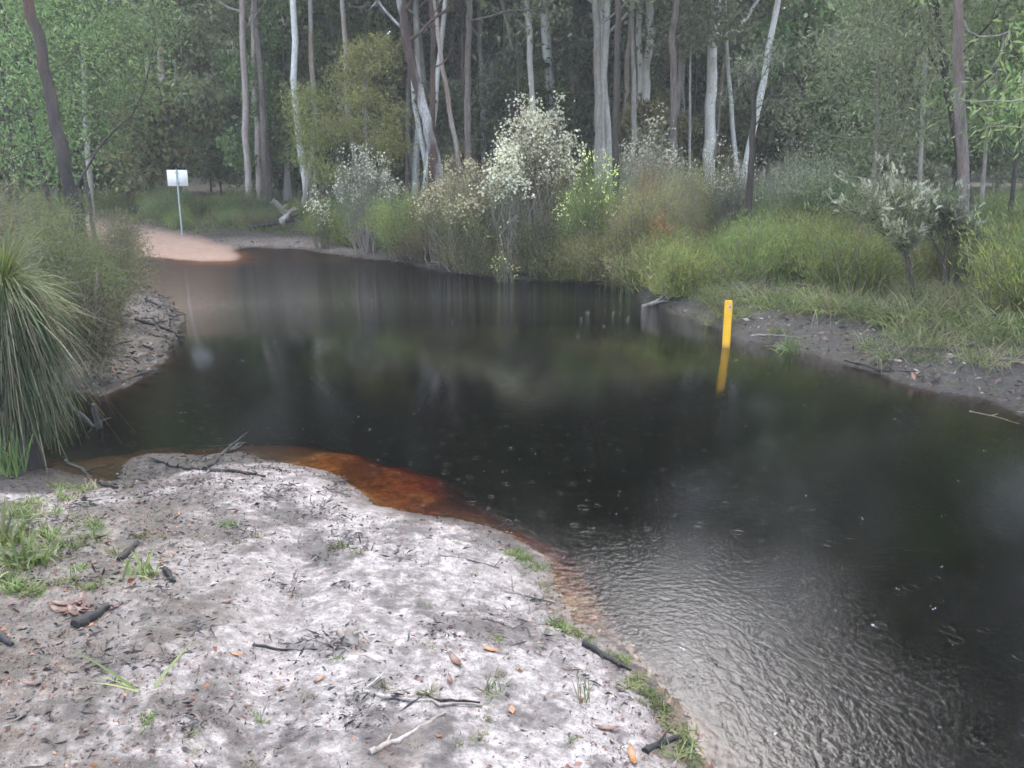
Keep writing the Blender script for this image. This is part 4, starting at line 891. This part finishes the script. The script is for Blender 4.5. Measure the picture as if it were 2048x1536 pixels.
# ------------------------------------------------------------------ yellow depth post
def box(g, c, s, R=None):
    c = np.array(c, float); h = np.array(s, float) / 2
    V = np.array([(i, j, k) for k in (-1, 1) for j in (-1, 1) for i in (-1, 1)], float) * h
    if R is not None: V = V @ R.T
    g.add(V + c, [(0, 2, 3, 1), (4, 5, 7, 6), (0, 1, 5, 4), (2, 6, 7, 3), (0, 4, 6, 2), (1, 3, 7, 5)])
def bevel(o, w_, seg=2):
    m_ = o.modifiers.new('bevel', 'BEVEL'); m_.width = w_; m_.segments = seg; m_.limit_method = 'ANGLE'
px_, py_ = 1452, 694
bx, by = G(px_, py_, 0); bz = gh(bx, by)
Hp = ztop(601, by); wd = 15.2 / FPX * math.hypot(by, CAMZ)
root = empty('depth_post', (bx, by, 0)); root.rotation_euler = (0, 0, -math.atan2(bx, by) * .6)
m = new_mat('post_yellow'); n = N(m)
f = n.noise(6, 4); c = n.mix(n.ramp(f, [(.45, (0, 0, 0)), (.75, (1, 1, 1))]), (.70, .375, .008), (.62, .31, .008))
c = n.mix(n.math('MULTIPLY', n.ramp(n.noise(60, 3), [(.62, (0, 0, 0)), (.7, (1, 1, 1))]), .35), c, (.42, .30, .08))
zz = n('ShaderNodeSeparateXYZ', inp={0: n('ShaderNodeTexCoord').outputs['Object']}).outputs[2]
c = n.mix(n.math('MULTIPLY', n('ShaderNodeMapRange', inp={0: n.math('ADD', zz, n.math('MULTIPLY', n.noise(25, 3), .05)), 1: .03, 2: .09, 3: .55, 4: 0}).outputs[0], 1.0), c, (.25, .15, .05))
p = n('ShaderNodeBsdfPrincipled', inp={'Base Color': c, 'Roughness': .5}); n.out(p.outputs[0])
g = Geo(); dep = .04
# curved flexible-post section: rounded front, rounded shoulders
zs = [min(bz, -.1) - .05, 0, Hp * .5, Hp - .022, Hp - .008, Hp]; ws = [1, 1, 1, 1, .94, .80]
ring_ = []
for z_, k_ in zip(zs, ws):
    for a_ in np.linspace(-1, 1, 7): ring_.append((a_ * wd / 2 * k_, -.012 * (1 - a_ * a_) - .014, z_))
    for a_ in np.linspace(1, -1, 7): ring_.append((a_ * wd / 2 * k_, .014, z_))
V = np.array(ring_); ns = 14; nr = len(zs)
i = np.arange(nr - 1)[:, None] * ns; j = np.arange(ns)[None]; k = (j + 1) % ns
g.add(V, np.stack([i + j, i + k, i + ns + k, i + ns + j], -1).reshape(-1, 4)); g.add(V[-ns:], np.arange(ns)[None]); g.obj('post', m, root)
# small grey badge with a dark triangle figure
g = Geo(); zc_ = Hp - .066; g.add([(-.003, -.0285, zc_ - .030), (.040, -.0285, zc_ - .030), (.0185, -.0285, zc_ + .026), (-.003, -.022, zc_ - .030), (.040, -.022, zc_ - .030), (.0185, -.022, zc_ + .026)], [(0, 1, 2), (5, 4, 3)])
g.add([(-.003, -.0285, zc_ - .030), (.040, -.0285, zc_ - .030), (.040, -.022, zc_ - .030), (-.003, -.022, zc_ - .030)], [(0, 1, 2, 3)])
badge = g.obj('badge', plain('badge_grey', (.42, .42, .50), .35, .1), root)
g = Geo(); g.add([(.006, -.0300, zc_ - .022), (.031, -.0300, zc_ - .022), (.0185, -.0300, zc_ + .010)], [(0, 1, 2)])
g.add([(.006, -.0287, zc_ - .022), (.031, -.0287, zc_ - .022), (.0185, -.0287, zc_ + .010)], [(2, 1, 0)])
o = g.obj('badge_symbol', plain('badge_dark', (.07, .06, .10), .4, .1), badge)
tag(root, 'yellow plastic marker post with a small dark triangle badge standing in the water', 'marker post')

# ------------------------------------------------------------------ white sign seen from behind
Ys = 26.0
x, y, z = put(365, Ys); root = empty('sign', (x, y, z)); root.rotation_euler = (0, 0, .06)
zt = ztop(340, Ys) - z; zb = ztop(372, Ys) - z; wd = 39 / FPX * Ys
g = Geo(); tube(g, [(0, -.025, -.3), (0, -.025, zt + .02)], .026, 10); g.obj('pole', plain('galvanised', (.36, .40, .42), .45, .15, 20, .5), root, True)
g = Geo(); box(g, (0, .012, (zt + zb) / 2), (wd, .006, zt - zb)); pn = g.obj('panel', plain('sign_white', (.86, .88, .90), .45, .02), root)
gm = plain('bracket', (.38, .40, .42), .4, .1, 20, .6)
for zz in (zt - .08, zb + .08):
    g = Geo(); box(g, (0, -.012, zz), (.10, .040, .028)); g.obj('bracket', gm, pn)
tag(root, 'blank white rectangular sign on a thin galvanised pole, seen from behind by the sand track', 'sign')

# ------------------------------------------------------------------ logs, branches, rocks
def stick(pts, rad, mat, label, name='fallen_branch', cat='branch', side=0, seed=0, lift=.4, abs_pts=None, ns=8):
    r = np.random.default_rng(seed + 1000)
    P = []
    for px, py in pts: x, y, z = GP(px, py); P.append((x, y, max(z, -.02) + rad * lift))
    P = np.array(abs_pts if abs_pts is not None else P, float)
    t = np.linspace(0, len(P) - 1, max(8, len(P) * 4)); Q = np.stack([np.interp(t, np.arange(len(P)), P[:, j]) for j in range(3)], 1)
    L = np.linalg.norm(P[-1] - P[0]); Q[1:-1] += r.normal(size=(len(Q) - 2, 3)) * np.array([1, 1, .4]) * L * .012
    g = Geo(); tube(g, Q, np.linspace(rad, rad * .45, len(Q)) * r.uniform(.85, 1.15, len(Q)), ns, .08, True, r)
    for k in range(side):
        a = Q[r.integers(2, len(Q) - 1)]; d = unit(Q[-1] - Q[0]) + r.normal(size=3) * .7; d[2] = abs(d[2]) * .6
        b = limb_path(r, a, d, L * r.uniform(.15, .35), 5, 0, .15); tube(g, b, np.linspace(rad * .5, rad * .15, 5), 5, .05, True, r)
    o = g.obj(name, M[mat], None, True); return tag(o, label, cat)
stick([(190, 852), (186, 800)], .035, 'char_wood', '', abs_pts=[atY(200, 862, 7.25), atY(190, 826, 7.25), atY(186, 808, 7.25)], name='stump') ['label'] = 'short black burnt stump standing in the channel beside the grass tree'
bpy.data.objects['stump']['category'] = 'stump'
stick(None or [(0, 0)], .03, 'char_wood', 'dark sloping limb dipping into the channel in front of the grass tree', abs_pts=[atY(84, 768, 7.3), atY(130, 800, 7.3), atY(165, 835, 7.3), atY(200, 866, 7.3)], side=2)
STK = [
 ([(408, 935), (440, 905), (484, 880)], .022, 'char_wood', 'forked charred branch reaching from the sand tip into the orange shallows', 4),
 ([(420, 938), (470, 940), (530, 952)], .020, 'char_wood', 'charred branch lying flat across the tip of the near sand', 2),
 ([(300, 915), (350, 930), (400, 935)], .016, 'char_wood', 'short charred branch at the left of the sand tip', 2),
 ([(130, 915), (180, 945), (235, 972)], .018, 'char_wood', 'dark branch lying in the orange shallows below the grass tree', 2),
 ([(505, 1290), (570, 1298), (640, 1297)], .007, 'char_wood', 'thin straight dark twig lying on the near sand, left of the grey stub', 0),
 ([(605, 1275), (680, 1295), (762, 1325)], .009, 'dead_wood', 'longer brown twig crossing the near sand in front of the grey stub', 1),
 ([(880, 1110), (935, 1116), (1000, 1135)], .010, 'dead_wood', 'thin brown branch on the near sand close to the water', 2),
 ([(150, 1255), (190, 1235), (218, 1215)], .028, 'char_wood', 'thick black charred branch in the dark litter of the near bank', 1),
 ([(0, 1275), (25, 1292)], .02, 'char_wood', 'black charred stub at the left edge of the near bank', 0),
 ([(1165, 1285), (1195, 1300), (1225, 1318), (1262, 1335)], .018, 'char_wood', 'dark wet stick lying along the near water edge', 2),
 ([(1290, 1500), (1350, 1470), (1395, 1475)], .014, 'char_wood', 'crooked dark stick by the water at the lower end of the near bank', 3),
 ([(690, 1390), (760, 1392), (830, 1400), (965, 1410)], .011, 'dead_wood', 'long dark twig lying across the lower near sand', 2),
 ([(740, 1505), (800, 1480), (890, 1425)], .012, 'dead_wood', 'pale twig slanting over the lower near sand', 1),
 ([(835, 1385), (875, 1398), (960, 1402)], .008, 'char_wood', 'short dark twig beside the long twig of the lower near sand', 0),
 ([(1010, 1180), (1060, 1190), (1110, 1200)], .010, 'dead_wood', 'brown twig near the orange water pocket', 2),
 ([(40, 1010), (60, 1040), (82, 1090)], .008, 'char_wood', 'thin dark bent twig among the green plants at the left edge', 1),
 ([(240, 1120), (262, 1100), (275, 1085)], .02, 'char_wood', 'burnt stub on the near sand right of the green plants', 1),
 ([(330, 1140), (350, 1165)], .018, 'char_wood', 'burnt chunk in the middle of the upper near sand', 2),
 ([(590, 1150), (580, 1185), (575, 1200)], .005, 'dead_wood', 'tiny upright-looking twig in the centre of the near sand', 0),
 ([(270, 640), (320, 655), (368, 672)], .030, 'char_wood', 'charred log sticking out of the pale left bank towards the water', 4),
 ([(290, 600), (330, 618), (352, 640)], .024, 'char_wood', 'charred branch above the log of the pale left bank', 4),
 ([(200, 770), (250, 760), (290, 745)], .022, 'char_wood', 'charred branch along the foot of the pale left bank', 3),
 ([(1285, 612), (1330, 600), (1370, 585)], .035, 'dead_wood', 'bleached driftwood log nosing into the water at the corner of the far bank', 5),
 ([(1330, 600), (1365, 580), (1392, 562)], .024, 'dead_wood', 'upper bleached driftwood branch behind the driftwood log', 5),
 ([(1480, 560), (1530, 540), (1572, 512)], .012, 'dead_wood', 'thin grey branch lying in the heath behind the yellow post', 2),
 ([(1590, 570), (1660, 580), (1720, 592)], .014, 'dead_wood', 'brown branch lying on the bank top between the yellow post and the strap-leaved tuft', 2),
 ([(1960, 596), (2010, 600), (2060, 602)], .016, 'dead_wood', 'dark straight branch on the far bank at the right edge', 1),
 ([(1500, 672), (1550, 670), (1600, 676)], .012, 'dead_wood', 'grey stick half in the water right of the yellow post', 1),
 ([(1690, 720), (1760, 742), (1830, 745)], .014, 'char_wood', 'dark stick along the foot of the bare mud bank', 2),
 ([(1940, 820), (1990, 830), (2040, 845)], .016, 'dead_wood', 'pale stick floating at the water edge of the far bank near the right edge', 1),
]
for k, (pts, rd, mt, lb, sd) in enumerate(STK): stick(pts, rd, mt, lb, side=sd, seed=k)
# heap of grey logs beyond the strand
def logat(a, b, Yd, rad, mat, label, seed, side=0, za=0, zb=0):
    p0 = np.array(put(a, Yd)); p1 = np.array(put(b, Yd + .3)); p0[2] += za; p1[2] += zb
    stick([(0, 0)], rad, mat, label, 'fallen_log', 'log', side, seed, abs_pts=[p0, (p0 + p1) / 2, p1], ns=10)
logat(548, 600, 27.5, .10, 'dead_wood', 'grey weathered log leaning down right in the log heap beyond the strand', 50, 3, .85, .1)
logat(560, 592, 27.2, .13, 'dead_wood', 'pale stub of a log at the right of the log heap beyond the strand', 51, 3, .15, .62)
logat(500, 590, 27.0, .11, 'char_wood', 'low dark log lying at the bottom of the log heap beyond the strand', 52, 3, .10, .30)
logat(585, 556, 27.8, .08, 'dead_wood', 'thin crossed log at the back of the log heap beyond the strand', 54, 3, .25, .55)
logat(262, 318, 31, .20, 'char_wood', 'black burnt log lying behind the sand track left of the sign', 53, 2, .25, .15)
def rock(px, py, s, label, seed, mat='rock'):
    x, y, z = GP(px, py); r = np.random.default_rng(seed); g = Geo(); nu, nv = 14, 9
    u, v = np.meshgrid(np.arange(nu) / nu * 6.283, np.linspace(0, 3.1416, nv)); D = np.stack([np.cos(u) * np.sin(v), np.sin(u) * np.sin(v), np.cos(v)], -1)
    rr_ = 1 + .22 * (vnoise(D[..., 0] * 2 + seed, D[..., 1] * 2 + D[..., 2] * 1.5) - .5) * 2; V = D * rr_[..., None] * np.array(s)
    i = np.arange(nv - 1)[:, None] * nu; j = np.arange(nu)[None]; k = (j + 1) % nu
    g.add(V.reshape(-1, 3), np.stack([i + j, i + nu + j, i + nu + k, i + k], -1).reshape(-1, 4)); o = g.obj('rock', M[mat], None, True); o.location = (x, y, z + s[2] * .3); tag(o, label, 'rock')
rock(990, 512, (.30, .2, .13), 'rounded reddish boulder on the far bank below the tallest white shrub', 3)
rock(935, 505, (.26, .2, .10), 'lower brown boulder just left of the rounded reddish boulder', 4)
# grey broken stub on the near sand
x, y, z = GP(700, 1285); g = Geo(); r = np.random.default_rng(4)
tube(g, [(0, 0, -.02), (.0, .02, .03), (.005, .045, .055)], [.042, .034, .022], 9, .18, True, r); tube(g, [(-.03, 0, .03), (-.055, .02, .055), (-.075, .0, .06)], [.02, .012, .006], 5, .1); tube(g, [(.02, 0, .05), (.05, .0, .06), (.09, -.03, .02)], [.010, .008, .004], 5, .1)
o = g.obj('root_stub', M['dead_wood'], None, True); o.location = (x, y, z); tag(o, 'grey split root stub poking out of the middle of the near sand', 'stub')

# ------------------------------------------------------------------ single conspicuous dead leaves
m_or = plain('orange_leaf', (.20, .085, .025), .45, .5, 60); m_br = plain('russet_leaf', (.085, .036, .022), .45, .6, 60)
BL = [(983, 1298, .050, m_or, 'bright orange curled leaf, the brightest on the near sand'), (912, 1322, .060, m_br, 'broad russet dead leaf just left of the bright orange leaf'), (900, 1362, .04, m_br, 'russet leaf below the broad russet leaf'),
      (475, 1312, .035, m_or, 'small round orange leaf on the left of the near sand'), (160, 1220, .07, m_br, 'pile of russet bark flakes above the thick black charred branch'), (66, 1370, .045, m_br, 'orange-brown leaf in the lower left corner litter'),
      (1325, 1410, .06, m_br, 'large brown leaf by the lower water edge'), (1265, 1510, .06, m_or, 'orange leaf in the litter at the bottom of the near bank'), (1215, 1455, .05, m_br, 'curled brown leaf in the leaf drift of the lower near bank'), (640, 1358, .03, m_or, 'small tan leaf below the long twigs'), (455, 1205, .04, m_br, 'russet chip in the upper left near sand')]
for k, (px, py, s, mt, lb) in enumerate(BL):
    x, y, z = GP(px, py); r = np.random.default_rng(700 + k); g = Geo(); n_ = 9 if 'pile' in lb else 1
    for q in range(n_):
        nu = 8; u = np.linspace(-1, 1, nu); wd_ = (1 - u ** 2) ** .7 * .24 * s * r.uniform(.8, 1.2, nu); c0 = np.array([u * s, 0 * u, .25 * s * u ** 2], float).T + np.append(r.normal(size=2) * (.045 if n_ > 1 else 0), 0)
        a = r.random() * 6.28; R_ = np.array([[math.cos(a), -math.sin(a), 0], [math.sin(a), math.cos(a), 0], [0, 0, 1]])
        V = np.stack([c0 + np.stack([0 * u, wd_, .15 * wd_], 1), c0 - np.array([0, 0, .002]), c0 - np.stack([0 * u, wd_, -.15 * wd_], 1)], 1).reshape(-1, 3) @ R_.T
        i_ = np.arange(nu - 1)[:, None] * 3; jj = np.arange(2)[None]; g.add(V, np.stack([i_ + jj, i_ + jj + 1, i_ + jj + 4, i_ + jj + 3], -1).reshape(-1, 4))
    o = g.obj('dead_leaf', mt, None, True); o.location = (x, y, z + .008); tag(o, lb, 'leaf')

# ------------------------------------------------------------------ litter (stuff)
def litter():
    rr = np.random.default_rng(800)
    n_ = 80000; y = 2.0 + 6 * rr.random(n_) ** 1.25; x = rr.uniform(-.68, .62, n_) * y
    h, mk_ = field(x, y, True)
    dens = .16 + .75 * smooth(-.12, .22, fbm(x * 1.6, y * 1.6, 3)) + .7 * smooth(.7, .1, mk_['dn']) * (x > .2) + .5 * smooth(-1.2, -2.2, x)
    ok = (mk_['dn'] > -.35) & (rr.random(n_) < dens * np.where(mk_['dn'] > 0, 1, .5)); x, y, h = x[ok], y[ok], h[ok]; k = len(x)
    P = np.stack([x, y, h + .004], 1); D = unit(np.stack([rr.normal(size=k), rr.normal(size=k), rr.normal(size=k) * .25], 1)); L = rr.gamma(1.6, .0056, k).clip(.004, .055)
    g = Geo(); leaves(g, P, D, L, L * rr.uniform(.3, .7, k), rr, .2)
    tag(g.obj('leaf_litter', M['litter_leaf']), 'small russet leaf fragments strewn over the near sand', kind='stuff')
    n_ = 11000; y = 2.0 + 6 * rr.random(n_) ** 1.2; x = rr.uniform(-.68, .6, n_) * y; h, mk_ = field(x, y, True)
    dens = .02 + .7 * smooth(-.05, .2, fbm(x * 1.3 + 9, y * 1.3, 3)) + .6 * smooth(-.9, -2.0, x) + .8 * smooth(5.3, 6.4, y) * (x < 0)
    ok = (mk_['dn'] > .0) & (rr.random(n_) < dens); x, y, h = x[ok], y[ok], h[ok]; k = len(x)
    g = Geo(); P = np.stack([x, y, h + .006], 1); D = unit(np.stack([rr.normal(size=k), rr.normal(size=k), rr.normal(size=k) * .15], 1))
    cc = np.concatenate([np.stack([rr.uniform(-2.9, -.4, 90), rr.uniform(2.2, 6.2, 90)], 1), np.stack([rr.uniform(-2.4, .2, 26), rr.uniform(5.0, 6.6, 26)], 1), np.stack([rr.uniform(-1, 1.3, 14), rr.uniform(2.3, 4.6, 14)], 1)])
    cp = np.repeat(cc, 46, 0) + rr.normal(size=(len(cc) * 46, 2)) * np.repeat(rr.uniform(.03, .11, len(cc)), 46)[:, None]
    ch, cm = field(cp[:, 0], cp[:, 1], True); cp = cp[cm['dn'] > .02]; ch = ch[cm['dn'] > .02]; q = len(cp)
    P = np.concatenate([P, np.stack([cp[:, 0], cp[:, 1], ch + rr.uniform(.002, .03, q)], 1)]); D = np.concatenate([D, unit(rr.normal(size=(q, 3)) * np.array([1, 1, .35]))]); k += q
    L = rr.gamma(2, .014, k).clip(.008, .12); leaves(g, P, D, L, np.minimum(L * .35, .012) * rr.uniform(.4, 1.3, k), rr, .5)
    n3 = 2600; yy_ = rr.uniform(8, 20, n3); xx_ = rr.uniform(-.50, -.30, n3) * yy_; hh_, mm_ = field(xx_, yy_, True); o3 = (mm_['df'] > 0) & (mm_['df'] < 1.6); q3 = int(o3.sum())
    leaves(g, np.stack([xx_, yy_, hh_ + .012], 1)[o3], rr.normal(size=(q3, 3)) * np.array([1, 1, .4]), rr.gamma(2, .05, q3).clip(.03, .32), .03, rr, .5)
    tag(g.obj('twig_litter', M['char_bit']), 'charcoal crumbs and short dark twigs strewn over the near sand', kind='stuff')
    # far and left banks
    n_ = 85000; y = 7.5 + 20 * rr.random(n_) ** 1.3; x = rr.uniform(-.62, .66, n_) * y; h, mk_ = field(x, y, True)
    ok = (mk_['df'] > .05) & (mk_['df'] < 4) & (mk_['road'] < .2) ; x, y, h = x[ok], y[ok], h[ok]; k = len(x)
    g = Geo(); P = np.stack([x, y, h + .008], 1); D = unit(np.stack([rr.normal(size=k), rr.normal(size=k), rr.normal(size=k) * .3], 1)); L = rr.gamma(2.0, .018, k).clip(.015, .13)
    leaves(g, P, D, L, L * .35, rr, .2); g2 = g.obj('bank_litter', M['litter_leaf2'])
    tag(g2, 'pale and brown dead leaves strewn over the far and left banks', kind='stuff')
M['litter_leaf2'] = leaf_mat('litter_leaf2', [(.10, .065, .04), (.05, .038, .03), (.20, .18, .155), (.13, .08, .05), (.025, .021, .019), (.075, .06, .045), (.04, .032, .027), (.05, .06, .025)], .1, .4)
litter()
# rain splashes: small crowns of water on the surface
def splashes():
    rr = np.random.default_rng(820); mt = new_mat('splash'); n = N(mt); p = n('ShaderNodeBsdfPrincipled', inp={'Base Color': (.75, .8, .82, 1), 'Roughness': .15, 'Specular IOR Level': .8}); n.out(p.outputs[0])
    g = Geo(); c = 0
    for q in range(150):
        y = 3 + 12 * rr.random() ** 1.2; x = rr.uniform(-.4, .6) * y
        d = field(np.array([x]), np.array([y]), True)[1]['d'][0]
        if d > -.25: continue
        k = rr.integers(1, 4); P = np.stack([x + rr.normal(size=k) * .012, y + rr.normal(size=k) * .012, np.full(k, .002)], 1)
        for pp in P:
            s = rr.uniform(.0012, .0028); a = np.arange(5) / 5 * 6.283
            V = np.concatenate([[pp + (0, 0, s * 1.8)], pp + np.stack([np.cos(a) * s, np.sin(a) * s, 0 * a], 1)]); g.add(V, [(0, 1 + j, 1 + (j + 1) % 5) for j in range(5)])
    tag(g.obj('rain_splash', mt), 'tiny splashes of raindrops hitting the dark water', kind='stuff')
splashes()

# ------------------------------------------------------------------ rain haze
def haze():
    m = new_mat('haze'); n = N(m); v = n('ShaderNodeVolumePrincipled', inp={'Color': (.88, .89, .87, 1), 'Density': HAZE, 'Anisotropy': .2})
    o_ = n('ShaderNodeOutputMaterial'); m.node_tree.links.new(v.outputs[0], o_.inputs['Volume'])
    g = Geo(); box(g, (0, 137, 13.5), (560, 354, 36)); tag(g.obj('haze', m), 'thin pale rain haze in the air', kind='stuff')
HAZE = 0.0017
if HAZE: haze()
